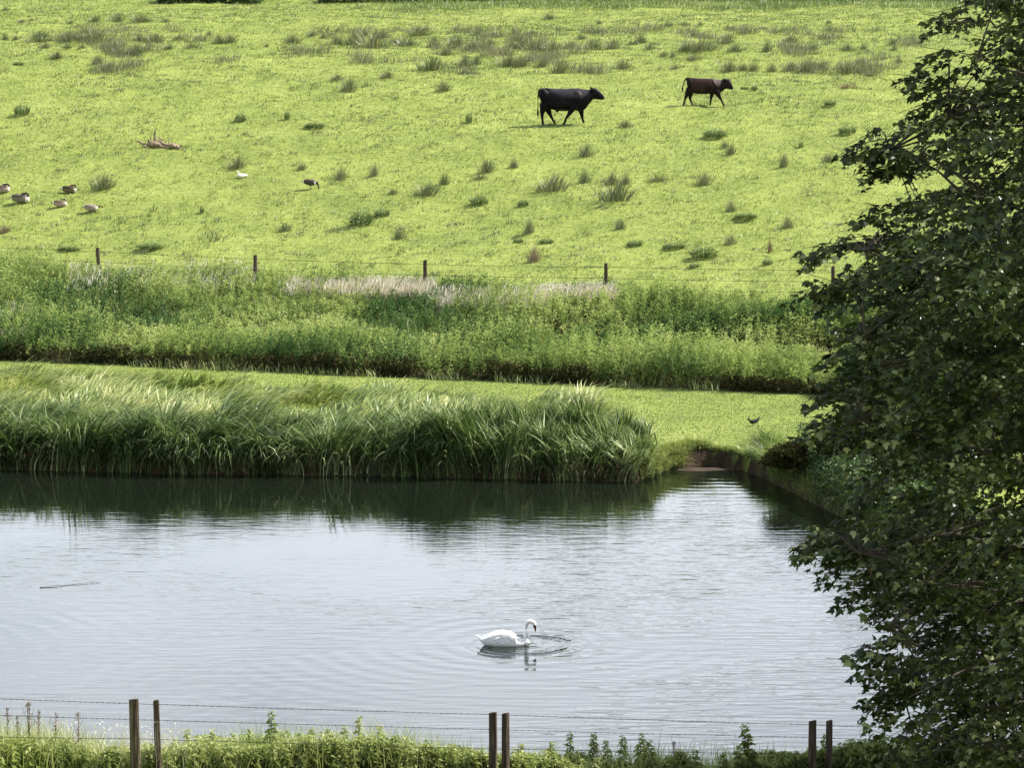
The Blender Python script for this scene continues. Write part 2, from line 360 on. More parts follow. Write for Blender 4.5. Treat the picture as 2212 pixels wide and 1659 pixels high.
    b = n.new('ShaderNodeBsdfPrincipled'); b.inputs['Base Color'].default_value = (.007, .010, .006, 1)
    b.inputs['Roughness'].default_value = .022; b.inputs['IOR'].default_value = 1.333
    l.new(bm.outputs[0], b.inputs['Normal'])
    o = n.new('ShaderNodeOutputMaterial'); l.new(b.outputs[0], o.inputs[0])
    return m

# ------------------------------------------------------------------ the setting
xs = np.concatenate([[-600, -350, -200, -120, -80, -60, -50, -42, -36, -32], np.arange(-29, 29.01, .25), [32, 36, 42, 50, 60, 80, 120, 200, 350, 600]])
ys = np.concatenate([[-60, -30, -10, 0, 5, 10, 15, 20, 25, 30, 35, 40], np.arange(42, 60, .4), np.arange(60, 78, 1.5), np.arange(78, 100, .14), np.arange(100, 132, .25),
                     np.arange(132, 206, .3), [210, 218, 230, 250, 280, 330, 400, 500, 700, 1000]])
XX, YY = np.meshgrid(xs, ys); ZZ = ground(XX, YY)
V = np.stack([XX, YY, ZZ], -1).reshape(-1, 3); nx, ny = len(xs), len(ys)
i = (np.arange(ny-1)*nx)[:, None]+np.arange(nx-1)[None]
Fq = np.stack([i, i+1, i+1+nx, i+nx], -1).reshape(-1, 4)
me = mk('ground', V, [Fq], ground_material(), True)
wl_ = wline(XX); hl_ = hline(XX); fl_ = fline(XX)
soil_and_shade = np.where((YY > NEAR-9) & (YY < wl_+.42), 1.0, 0.0)
soil_and_shade = np.maximum(soil_and_shade, smooth((YY-hl_+.3)/.5)*(1-smooth((YY-fl_+1.0)/.8))*.9)
soil_and_shade = np.maximum(soil_and_shade, (XX < 3.4)*(YY > wl_)*(1-smooth((YY-wl_-1.5)/1))*.9)
soil_and_shade = np.maximum(soil_and_shade, (XX > 6.4)*(YY > 56)*(1-smooth((YY-wl_-3)/2))*.8)  # right bank darkened as soil: its shade is put into the colour
a_ = me.attributes.new('soil_and_shade', 'FLOAT', 'POINT'); a_.data.foreach_set('value', soil_and_shade.ravel().astype(np.float32))
gr = link('ground', me); tag(gr, 'sloping green pasture and river banks', 'ground', kind='structure')

wv = np.array([(-600, 54, 0), (600, 54, 0), (600, 97, 0), (-600, 97, 0)], float)
wt = link('water', mk('water', wv, [[[0, 1, 2, 3]]], water_material())); tag(wt, 'calm pale grey river water with fine ripples', 'water', kind='structure')

# shallow mud shelf in the little inlet
r = rng(3); th = np.linspace(0, 2*math.pi, 40, endpoint=False); gm = Geo()
rr = 1+.12*np.sin(3*th+1)+.06*np.sin(7*th)
ring = np.stack([5.0+1.0*rr*np.cos(th), 92.55+.40*rr*np.sin(th), np.full(40, -.02)], -1)
inn = np.stack([5.0+.72*rr*np.cos(th), 92.6+.24*rr*np.sin(th), np.full(40, .010)], -1)
j = np.arange(40)
gm.add(np.concatenate([ring, inn, [[5.0, 92.65, .018]]]), [np.stack([j, (j+1) % 40, 40+(j+1) % 40, 40+j], -1), np.stack([40+j, 40+(j+1) % 40, np.full(40, 80)], -1)])
o = link('mud', gm.mesh('mud', m_mud, True)); tag(o, 'brown mud shelf at the inlet waterline', 'mud', kind='structure')

# ------------------------------------------------------------------ grass and weeds that nobody could count
def fan(N, x0, x1, y0, y1, r, margin=3.0):
    """points inside the view's wedge plus a margin"""
    x = r.uniform(x0, x1, N); y = r.uniform(y0, y1, N)
    k = np.abs(x) < y*.1437+margin
    return x[k], y[k]
def put(name, parts, mat, label, cat, group=None):
    g = Geo()
    for V, F, t in parts: g.add(V, F, t)
    o = link(name, g.mesh(name, mat)); tag(o, label, cat, group, 'stuff'); return o

# pasture
r = rng(11); x, y = fan(620000, -32, 32, 106, 200, r)
k = y > fline(x)-.4; x, y = x[k], y[k]
cl = fnoise(x*1.3, y*1.6, 41); dens = smooth((cl-.30)/.3)
k = r.random(len(x)) < .35+.65*dens; x, y, cl = x[k], y[k], cl[k]
N = len(x); z = ground(x, y)
tus = np.maximum(vnoise(x*1.9, y*2.4, 31)-.62, 0)*2.4
L = r.uniform(.05, .13, N)*(1+1.0*tus)+.02
az = r.normal(.25, 1.2, N)
b = blades(np.stack([x, y, z-.01], -1), L, r.uniform(.014, .03, N), az, r.uniform(.1, .6, N), r.uniform(.8, 1.9, N), 2,
           np.clip(.50+r.normal(0, .16, N)+.9*(fnoise(x*.12, y*.12, 77)-.5)-.9*tus, 0, 1), r=r)
put('pasture_grass', [b], m_pasture, 'short bright green pasture grass on the slope', 'grass')
# lawn
r = rng(12); x, y = fan(420000, -20, 20, 88, 116, r)
k = (y > wline(x)+.3) & (y < hline(x)+.3); x, y = x[k], y[k]; N = len(x)
edge = np.maximum(0, 1-(y-wline(x)-.3)/.5)
b = blades(np.stack([x, y, ground(x, y)-.01], -1), r.uniform(.03, .07, N)+edge*.12*r.random(N), r.uniform(.010, .02, N), np.where(edge > 0, r.normal(-1.57, .6, N), r.normal(.3, 1.2, N)), r.uniform(.1, .6, N), r.uniform(.7, 1.7, N)+edge*.5, 2,
           np.clip(.5+r.normal(0, .15, N)+.3*edge, 0, 1), r=r)
put('mown_grass', [b], m_lawn, 'mown bright green grass strip beside the river', 'grass')

# meadow grass, lodged by the wind, between the reeds and the mown strip
def clumpdir(x, y, seed): return (vnoise(x*.55, y*.55, seed)-.5)
r = rng(13); x, y = fan(105000, -22, 5, 90, 114, r)
ext = np.where(x < 1.5, 1.0, np.clip((3.7-x)/2.2, 0, 1))
lim = np.minimum(hline(x)-2.6-1.6*vnoise(x*.35, 0, 8)+.0*x, wline(x)+1+14*ext)
k = (y > wline(x)+1.0) & (y < lim); x, y = x[k], y[k]
cl = fnoise(x*.7, y*.7, 51); k = r.random(len(x)) < .45+.9*smooth((cl-.3)/.35); x, y, cl = x[k], y[k], cl[k]
N = len(x); z = ground(x, y)
az = .1+3.2*clumpdir(x, y, 61)+r.normal(0, .32, N); hgt = (.24+.48*smooth((cl-.3)/.4)); cq = _hash(np.floor(x*2.6+.6*vnoise(x*3, y*3, 1)), np.floor(y*1.7), 5)
b = blades(np.stack([x, y, z-.02], -1), hgt*r.uniform(.6, 1.5, N), r.uniform(.022, .055, N), az, r.uniform(.1, .5, N), r.uniform(1.2, 2.1, N), 4,
           np.clip(.44+r.normal(0, .24, N)+.8*(cl-.5)+.5*(cq-.5), 0, 1), r=r)
put('meadow_grass', [b], m_hay, 'long pale meadow grass laid over by the wind', 'meadow grass')

# reeds hanging over the far waterline: every clump leans its own way
r = rng(14); NC = 540
cx_ = r.uniform(-17.5, 3.45, NC); cd = np.where(r.random(NC) < .16, r.uniform(0, .15, NC), r.beta(1.0, 1.3, NC)*2.9); cy_ = wline(cx_)+.12+cd
caz = .15+2.6*(vnoise(cx_*.5, cd*.5, 72)-.5)+r.normal(0, .55, NC); caz = np.where((cx_ > -1.8) & (r.random(NC) < .65), r.normal(-2.2, .9, NC), caz)
caz = np.where((cd < 1.1) & (r.random(NC) < .65), np.where(vnoise(cx_*.7, 0*cx_, 75) > .45, r.normal(-.55, .35, NC), r.normal(-2.5, .4, NC)), caz)
chh = (1.02+1.1*(fnoise(cx_*.45, cd*.4, 71)-.45)+r.normal(0, .20, NC))*(1-.38*smooth((cx_-2.0)/1.4))
chh = chh*np.where(cx_ > -1.8, 1.02, .92)
ctn = np.clip(r.normal(.33, .15, NC), .05, .8); cbend = np.where(cx_ > -1.6, r.uniform(.7, 2.0, NC), r.uniform(1.5, 2.8, NC))
nb_ = 90; kk = np.repeat(np.arange(NC), nb_); N = len(kk); rad = np.abs(r.normal(0, .20, N)); aa = r.uniform(-math.pi, math.pi, N)
x = cx_[kk]+rad*np.cos(aa); rad = rad*.8; y = np.maximum(cy_[kk]+rad*np.sin(aa), wline(cx_[kk]+rad*np.cos(aa))+.01)
az = caz[kk]+r.normal(0, .28, N); out = r.random(N) < .14; az = np.where(out, aa, az)
Lr = chh[kk]*r.uniform(.65, 1.3, N)
b1 = blades(np.stack([x, y, np.maximum(ground(x, y), -.05)-.03], -1), Lr, r.uniform(.018, .046, N), az, r.uniform(.0, .25, N), cbend[kk]*r.uniform(.6, 1.15, N), 6,
            np.clip(ctn[kk]+r.normal(0, .20, N)+.45*(r.random(N) < .10), 0, 1), pw=1.6, r=r)
# a few broad pale leaning leaves and seed stalks
N2 = 1900; x2 = r.uniform(-17, 3.4, N2); y2 = wline(x2)+r.uniform(.05, 1.2, N2)
b2 = blades(np.stack([x2, y2, ground(x2, y2)], -1), r.uniform(.7, 1.5, N2), r.uniform(.024, .05, N2), np.where(x2 > -2, r.normal(2.8, .7, N2), r.normal(.2, 1.0, N2)), r.uniform(.1, .5, N2), r.uniform(.7, 2.3, N2), 6, r.uniform(.45, .9, N2), r=r)
# dead, brown blades low in the bank and trailing on the water
N3 = 5000; x3 = r.uniform(-17, 3.7, N3); y3 = wline(x3)+r.uniform(0, .5, N3)
b3 = blades(np.stack([x3, y3, ground(x3, y3)+.02], -1), r.uniform(.25, .8, N3), r.uniform(.010, .018, N3), r.normal(-1.6, 1.0, N3), r.uniform(.1, .8, N3), r.uniform(1.3, 2.6, N3), 4, r.uniform(0, 1, N3), r=r)
put('riverside_reeds', [b1, b2], m_reed, 'thick arching reeds hanging over the far waterline', 'reeds')
put('dead_reeds', [b3], foliage('dead_reed_blades', [(.035, .026, .014), (.09, .07, .04), (.26, .22, .14)], trans=.15, nscale=.8, nmix=.2, gloss=0), 'brown dead reed blades low along the far waterline', 'dead reeds')

# tangle of paler bank grass at the inlet's left edge and round the right bank
r = rng(15)
xa = np.where(r.random(9000) < .55, r.uniform(3.3, 4.6, 9000), r.uniform(4.3, 6.9, 9000)); ya = wline(xa)+np.where(xa > 4.5, .24+.35*r.random(9000), 0)+r.uniform(.0, .8, 9000)*np.clip((5.2-xa)/1.2, .2, 1)
xb = r.uniform(6.6, 12, 8000); yb = wline(xb)+r.uniform(0, 4.5, 8000)
x = np.concatenate([xa, xb]); y = np.concatenate([ya, yb]); N = len(x)
k = y < hline(x)-1; x, y = x[k], y[k]; N = len(x)
b = blades(np.stack([x, y, ground(x, y)-.02], -1), np.where(x < 5.2, r.uniform(.2, .55, N), r.uniform(.3, .8, N)*np.clip((x-5.8)/.8, .35, 1)), r.uniform(.010, .018, N), r.normal(-1.7, 1.1, N), r.uniform(.0, .6, N), r.uniform(.9, 2.3, N), 4,
           np.clip(np.where(x < 6.2, .62, .05)+r.normal(0, .22, N), 0, 1), r=r)  # right bank blades tinted dark, with the shade there put into their colour
put('bank_grass', [b], m_hay, 'tangled tan and green grass round the inlet', 'bank grass')
N = 26000; x = r.uniform(7.4, 14, N); y = wline(x)+r.beta(1, 1.6, N)*6
h0 = .5+.6*fnoise(x*.8, y*.8, 5); t = r.random(N)**.7
P = np.stack([x, y, ground(x, y)+h0*t], -1); D = r.normal(0, 1, (N, 3)); D[:, 2] = r.normal(.1, .4, N)
put('bank_weeds', [leaves(P, D, r.uniform(.07, .15, N), r.uniform(.03, .06, N), np.clip(.1+.3*t+r.normal(0, .15, N), 0, 1), r)], m_bush, 'dark olive weeds on the right bank beside the inlet', 'weeds')

# weed and grass belt between the mown strip and the field fence
r = rng(16)
def belt(N, seed): 
    rr_ = rng(seed); x = rr_.uniform(-22, 20, N); x = x[np.abs(x) < 112*.1437+3]
    u = rr_.random(len(x)); y = hline(x)+u*(fline(x)+.6-hline(x)); return x, y, u, rr_
x, y, u, r = belt(15000, 16)
cl = fnoise(x*.32, y*.45, 91); sp_ = fnoise(x*.9, y*.9, 92)
dd = y-hline(x)
ditch = np.exp(-((dd-5.8-2.4*(vnoise(x*.22, 0, 4)-.5))/(.5+.9*vnoise(x*.4, 7, 4)))**2)*smooth((vnoise(x*.33, 3.3, 15)-.28)/.25)
front = smooth(dd/.5)
ph = (.80+1.1*(cl-.45)+.6*(sp_-.5))*(1-.8*ditch)*(.80+.20*front)*(1-.35*smooth((u-.88)/.12))
k = (ditch < .62) & (r.random(len(x)) < .9); x, y, u, ph, cl, dd = x[k], y[k], u[k], ph[k], cl[k], dd[k]
N = len(x); ph = ph*r.uniform(.72, 1.28, N); z = ground(x, y); MLV = 38; ptn = r.normal(0, .19, N)
lean = r.normal(.10, .12, (N, 2))
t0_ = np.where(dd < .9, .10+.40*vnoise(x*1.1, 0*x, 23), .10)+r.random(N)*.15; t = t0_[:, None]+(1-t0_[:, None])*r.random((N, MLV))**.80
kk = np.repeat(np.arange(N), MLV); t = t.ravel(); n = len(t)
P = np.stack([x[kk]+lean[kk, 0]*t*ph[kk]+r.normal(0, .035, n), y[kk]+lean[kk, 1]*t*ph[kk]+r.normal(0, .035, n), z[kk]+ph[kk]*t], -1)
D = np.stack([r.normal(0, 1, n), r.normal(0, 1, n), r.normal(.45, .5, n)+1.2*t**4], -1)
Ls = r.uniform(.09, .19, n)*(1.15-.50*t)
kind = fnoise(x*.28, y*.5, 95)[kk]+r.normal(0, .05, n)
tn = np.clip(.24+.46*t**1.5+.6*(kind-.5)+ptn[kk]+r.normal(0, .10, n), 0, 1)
dk = (kind < .42)
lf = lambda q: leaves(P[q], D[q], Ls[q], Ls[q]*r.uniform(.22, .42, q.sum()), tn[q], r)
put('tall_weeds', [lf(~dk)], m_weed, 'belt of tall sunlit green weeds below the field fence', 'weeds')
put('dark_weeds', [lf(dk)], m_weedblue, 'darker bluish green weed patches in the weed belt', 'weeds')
# withered lower leaves, darkened to paint in shade at the belt foot and ditch
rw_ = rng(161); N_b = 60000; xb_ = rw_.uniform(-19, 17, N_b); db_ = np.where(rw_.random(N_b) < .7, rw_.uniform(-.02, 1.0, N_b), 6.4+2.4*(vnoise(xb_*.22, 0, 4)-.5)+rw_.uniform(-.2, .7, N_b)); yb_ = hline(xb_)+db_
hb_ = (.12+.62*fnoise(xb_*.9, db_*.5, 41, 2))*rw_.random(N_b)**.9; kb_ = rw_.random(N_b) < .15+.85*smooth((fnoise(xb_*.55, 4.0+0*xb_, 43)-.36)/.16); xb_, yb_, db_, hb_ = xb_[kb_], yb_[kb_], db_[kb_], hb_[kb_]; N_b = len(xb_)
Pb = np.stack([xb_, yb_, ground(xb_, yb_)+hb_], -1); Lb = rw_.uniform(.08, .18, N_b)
put('withered_shade_leaves', [leaves(Pb, rw_.normal(0, 1, (N_b, 3)), Lb, Lb*.35, np.clip(rw_.normal(.4, .3, N_b), 0, 1), rw_)], foliage('withered_shade_leaves', [(.022, .028, .010), (.055, .055, .022), (.15, .14, .06)], trans=.25, nscale=.5, nmix=.3, gloss=0), 'withered brownish leaves with shade painted in at the foot of the weed belt', 'weeds')
# grass blades mixed into the belt
x, y, u, r = belt(42000, 17); cl = fnoise(x*.25, y*.35, 97); k = (cl > .5) | (r.random(len(x)) < .25) | (u > .86); x, y, u, cl = x[k], y[k], u[k], cl[k]; N = len(x)
dd = y-hline(x); dt_ = np.exp(-((dd-5.8-2.4*(vnoise(x*.22, 0, 4)-.5))/(.5+.9*vnoise(x*.4, 7, 4)))**2)*smooth((vnoise(x*.33, 3.3, 15)-.28)/.25); k = (dt_ < .4) & (dd > .25); x, y, u, cl = x[k], y[k], u[k], cl[k]; N = len(x)
hb = .75+.5*(fnoise(x*.32, y*.45, 91)-.35)
sweep = smooth((x-3)/2)*smooth((u-.6)/.1)
b = blades(np.stack([x, y, ground(x, y)], -1), hb*r.uniform(.7, 1.3, N)*(1-.25*smooth((u-.9)/.1)), r.uniform(.014, .028, N), np.where(r.random(N) < .7, r.normal(.2, .7, N), r.uniform(-3, 3, N)), r.uniform(.0, .3, N), r.uniform(.5, 1.5, N)+.5*sweep, 4,
           np.clip(.42+r.normal(0, .2, N)+.25*smooth((u-.8)/.2), 0, 1), r=r)
put('belt_grass', [b], m_hay, 'long seeding grass among the tall weeds', 'long grass')
# pale seed-head patches along the fence foot
r = rng(18); parts = []
def seedpatch(px0, px1, py, n, dy):
    for q in range(n):
        c = hit(r.uniform(px0, px1), py+r.uniform(-dy, dy)+40, 100, 125); yield (c.x, c.y)
pts = np.array(list(seedpatch(620, 930, 616, 520, 10))+list(seedpatch(1170, 1320, 628, 300, 8))+list(seedpatch(930, 1170, 640, 160, 16))+list(seedpatch(150, 560, 590, 130, 26))+list(seedpatch(0, 60, 690, 30, 40)))
kk = np.repeat(np.arange(len(pts)), 9); x = pts[kk, 0]+r.normal(0, .12, len(kk)); y = pts[kk, 1]+r.normal(0, .15, len(kk)); N = len(x)
hs_ = r.uniform(.5, .85, N)
P = np.stack([x, y, ground(x, y)+hs_*.75], -1)
put('seed_heads', [blades(P, hs_*.30, r.uniform(.014, .028, N), r.normal(.1, .8, N), r.uniform(0, .4, N), r.uniform(.4, 1.2, N), 3, r.random(N), r=r),
                   blades(P-np.array([0, 0, 1])*hs_[:, None]*.72, hs_*.76, np.full(N, .006), r.normal(.1, .8, N), r.uniform(0, .06, N), r.uniform(0, .1, N), 1, r.random(N)*.3, r=r)],
    m_seed, 'pale cream and pink grass seed heads along the fence foot', 'seed heads')
# ragged pale stems along the foot of the belt
x, y, u, r = belt(2600, 19); y = hline(x)+r.normal(-.05, .18, len(x)); k = vnoise(x*.9, 0, 6) > .45; x, y = x[k], y[k]; N = len(x)
put('edge_stems', [blades(np.stack([x, y, ground(x, y)], -1), r.uniform(.12, .40, N), r.uniform(.010, .018, N), r.normal(2.2, 1.2, N), r.uniform(0, .4, N), r.uniform(.5, 1.5, N), 3, r.uniform(.2, 1, N), r=r)],
    m_hay, 'ragged pale stems along the lower edge of the weed belt', 'grass stems')
# rough grass at the top of the field
r = rng(20); x, y = fan(90000, -32, 32, 178, 187, r); k = r.random(len(x)) < smooth((y-178-3*vnoise(x*.25, 0, 2))/3)*smooth((x+9)/6); x, y = x[k], y[k]; N = len(x)
put('rough_grass', [blades(np.stack([x, y, ground(x, y)], -1), r.uniform(.12, .38, N), r.uniform(.015, .03, N), r.normal(.3, 1.2, N), r.uniform(0, .4, N), r.uniform(.5, 1.6, N), 3, np.clip(.3+r.normal(0, .25, N), 0, 1), r=r)],
    m_hay, 'rough dull grass along the top edge of the field', 'rough grass')

# ------------------------------------------------------------------ far hedge
def leafmass(name, cx, cy, sx, sy, h, N, mat, seed, size=(.10, .18), topn=.4):
    r = rng(seed); x = r.uniform(-sx, sx, N); yy = r.uniform(-1, 1, N)*sy
    prof = h*(.7+topn*(fnoise((cx+x)*.7, 0*x, seed)-.3))*np.sqrt(np.clip(1-(yy/sy)**2*.8, 0, 1))*smooth((sx-abs(x))/.8+.15)
    z = r.random(N)**.6*prof
    X = cx+x; Y = cy+yy; g = ground(X, Y)
    P = np.stack([X-cx, Y-cy, g+z-G(cx, cy)], -1); D = r.normal(0, 1, (N, 3))
    L = r.uniform(size[0], size[1], N)
    V, F, t = leaves(P, D, L, L*.6, np.clip(r.normal(.45, .2, N), 0, 1), r)
    return mk(name, V, F, mat, tint=t)
root = empty('hedge', (11, 186.4, G(11, 186.4)))
tag(root, 'long low dark hedge along the top edge of the field', 'hedge')
link('foliage', leafmass('hedge_foliage', 11, 186.4, 21, 1.0, 1.5, 60000, m_bush, 5), root)
r = rng(6)
for q in range(16):
    xx = r.uniform(-20, 20); zz = G(11+xx, 186.4)-root.location.z; g = Geo()
    g.add(*tube([(xx, 0, zz), (xx+r.normal(0, .1), r.normal(0, .1), zz+.6), (xx+r.normal(0, .3), r.normal(0, .3), zz+1.1)], [.04, .03, .015], 5))
    link('stem', g.mesh('hedge_stem', m_bark), root)
hp = hit(448, 9, 150, 195)
root = empty('bush', (hp.x, hp.y+1.5, G(hp.x, hp.y+1.5))); tag(root, 'dark bush at the top edge of the field, left of the hedge', 'bush')
link('foliage', leafmass('bush_foliage', hp.x, hp.y+1.5, 2.7, 1.2, 1.8, 12000, m_bush, 8), root)
g = Geo()
for q in range(9): g.add(*tube([(0, 0, -.1), (r.uniform(-1.0, 1.0), 0, .7), (r.uniform(-1.8, 1.8), .1, 1.2)], [.04, .03, .015], 5))
link('stem', g.mesh('bush_stems', m_bark), root)

# ------------------------------------------------------------------ rush tufts in the pasture
def tuft_mesh(seed, mat, n=190, kind='rush'):
    r = rng(seed); g = Geo()
    rad = r.random(n)**.8*.36*(1+.4*np.sin(3*r.random())); a = r.uniform(-math.pi, math.pi, n)
    P = np.stack([rad*np.cos(a), rad*np.sin(a), np.full(n, -.03)], -1)
    if kind == 'rush':
        az = a+r.normal(0, .5, n); az = np.where(r.random(n) < .35, r.normal(.4, .5, n), az)
        V, F, t = blades(P, r.uniform(.5, 1.08, n)*(1-.3*rad/.3), r.uniform(.013, .026, n), az, rad*.7+r.uniform(0, .15, n), rad*1.2+r.uniform(.1, .7, n), 3, np.clip(r.normal(.4, .25, n), 0, 1), r=r)
        g.add(V, F, t)
    else:
        m = n*2; rad = np.sqrt(r.random(m)); a = r.uniform(0, 6.28, m); zz = r.random(m)**.8*np.sqrt(1-rad**2*.9)*r.uniform(.6, 1.2, m)
        P = np.stack([rad*.42*np.cos(a), rad*.42*np.sin(a), zz*.95], -1)
        D = np.stack([np.cos(a), np.sin(a), r.normal(.6, .5, m)], -1)
        g.add(*leaves(P, D, r.uniform(.10, .22, m), r.uniform(.03, .07, m), np.clip(r.normal(.4, .25, m), 0, 1), r, droop=.1))
        V, F, t = blades(P[:120]*[1, 1, 0], r.uniform(.5, 1.0, 120), r.uniform(.012, .02, 120), a[:120], r.uniform(0, .4, 120), r.uniform(.3, 1, 120), 3, r.uniform(.3, 1, 120), r=r)
        g.add(V, F, t)
    return g.mesh('tuft', mat)
RUSH = [tuft_mesh(200+q, m_rush) for q in range(5)]
GREEN = [tuft_mesh(300+q, m_clump, 200, 'leafy') for q in range(3)]
BROWN = [tuft_mesh(400+q, m_brown, 200, 'rush') for q in range(2)]
rt = rng(55)
def tuft(px, py, w, h, label, kind='rush', group=None, name=None):
    p = hit(px, py, 110, 196); s = FPX/p.y
    pool = {'rush': RUSH, 'green': GREEN, 'brown': BROWN}[kind]
    me = pool[int(rt.integers(len(pool)))]
    o = link(name or {'rush': 'rush_tuft', 'green': 'weed_clump', 'brown': 'withered_tuft'}[kind], me)
    o.location = p; o.rotation_euler = (0, 0, rt.uniform(-.5, .5))
    ww = w*(1.25 if kind == 'rush' else .95)/s/.95; o.scale = (ww, max(ww*.8, .35), h*(1.3 if kind == 'rush' else 1.05)/s/.90)
    tag(o, label, {'rush': 'rush tuft', 'green': 'weed clump', 'brown': 'withered tuft'}[kind], group)
    return o
U4 = [(20,45,30,20),(405,92,50,30),(500,92,60,40),(600,95,80,40),(708,95,35,20),(300,100,30,15),(92,92,30,12),(165,178,110,45),(290,178,90,50),(410,180,110,60),(595,175,40,40),(660,182,80,45),(760,168,40,20),(190,205,50,25),(285,205,40,25),(350,205,25,20),(475,215,30,20),(580,235,60,55),(720,210,50,25),(545,120,40,12),(935,185,50,45),(985,180,50,40),(1250,185,60,45),(1335,155,40,25),(1440,190,70,40),(1510,190,60,70),(1600,205,130,80),(1740,195,90,40),(1790,150,90,40),(1855,200,50,50),(1950,195,70,50),(2015,212,60,35),(2040,150,50,25),(1955,130,30,20),(2100,190,40,30),(2190,205,50,40),(1845,298,100,60),(1990,280,50,50),(2040,275,40,45),(2175,282,90,55),(1905,235,60,30),(240,250,50,30),(415,272,40,35),(20,170,30,35),(65,170,25,22),(170,155,60,25),(820,205,60,25),(1140,200,20,15),(1385,160,15,22),(1445,135,30,20),(895,150,20,20),(1560,150,50,30),(1640,160,50,35),(1690,185,50,25)]
U5 = [(75,215,90,45),(150,215,70,35),(20,212,50,40),(230,212,70,40),(330,212,90,50),(420,212,60,50),(280,170,50,25),(540,185,50,40),(580,215,50,30),(800,220,130,55),(740,215,60,40),(920,190,60,45),(950,225,60,35),(1090,225,40,50),(1190,183,60,35),(1190,215,30,20),(1290,215,50,25),(1440,220,60,35),(1510,217,30,35),(1440,318,100,60),(1260,315,80,65),(1330,300,60,40),(1190,310,60,45),(1110,310,40,40),(1030,310,50,45),(985,305,50,30),(925,310,70,50),(1500,275,50,35),(1640,190,40,30),(1665,275,25,40),(1645,220,25,30),(190,315,80,70),(115,290,50,50),(20,288,60,50),(460,300,70,45),(640,245,30,25),(680,250,30,30),(770,262,60,30),(690,300,40,20),(140,85,50,35),(360,103,25,15),(660,113,50,20),(730,110,50,20),(800,108,20,15),(1360,100,25,18),(1210,128,20,15),(65,150,45,20),(765,140,30,15),(930,122,40,10),(1070,125,40,12),(1775,315,25,15),(1545,330,35,18),(500,195,40,20)]
TOP = [(a/1.983, b_/1.983, c/1.983, d_/1.983) for a, b_, c, d_ in U4]+[(1115+a/2.0165, b_/2.0165, c/2.0165, d_/2.0165) for a, b_, c, d_ in U5]
def zone(px, py):
    if py < 66: return 'small rush tuft above the main rush band near the top of the pasture'
    if px < 360: return 'grey green rush tuft in the rush band near the top left corner of the pasture'
    if px < 690: return 'rush tuft in the thin part of the top rush band, left of the big clump'
    if px < 1010: return 'bushy rush tuft in the thick rush clump near the top, left of the cows'
    if px < 1420: return 'grey rush tuft in the rush band above the black cow'
    if px < 1720: return 'brownish rush tuft in the rush band above the smaller brown cow'
    return 'rush tuft in the rush band between the brown cow and the maple tree'
special = {(1990, 280): None}
for px, py, w, h in TOP:
    if px > 2040: continue
    lab = zone(px, py); tuft(px, py, w, h, lab, group=lab.replace('rush tuft', 'rush tufts'))
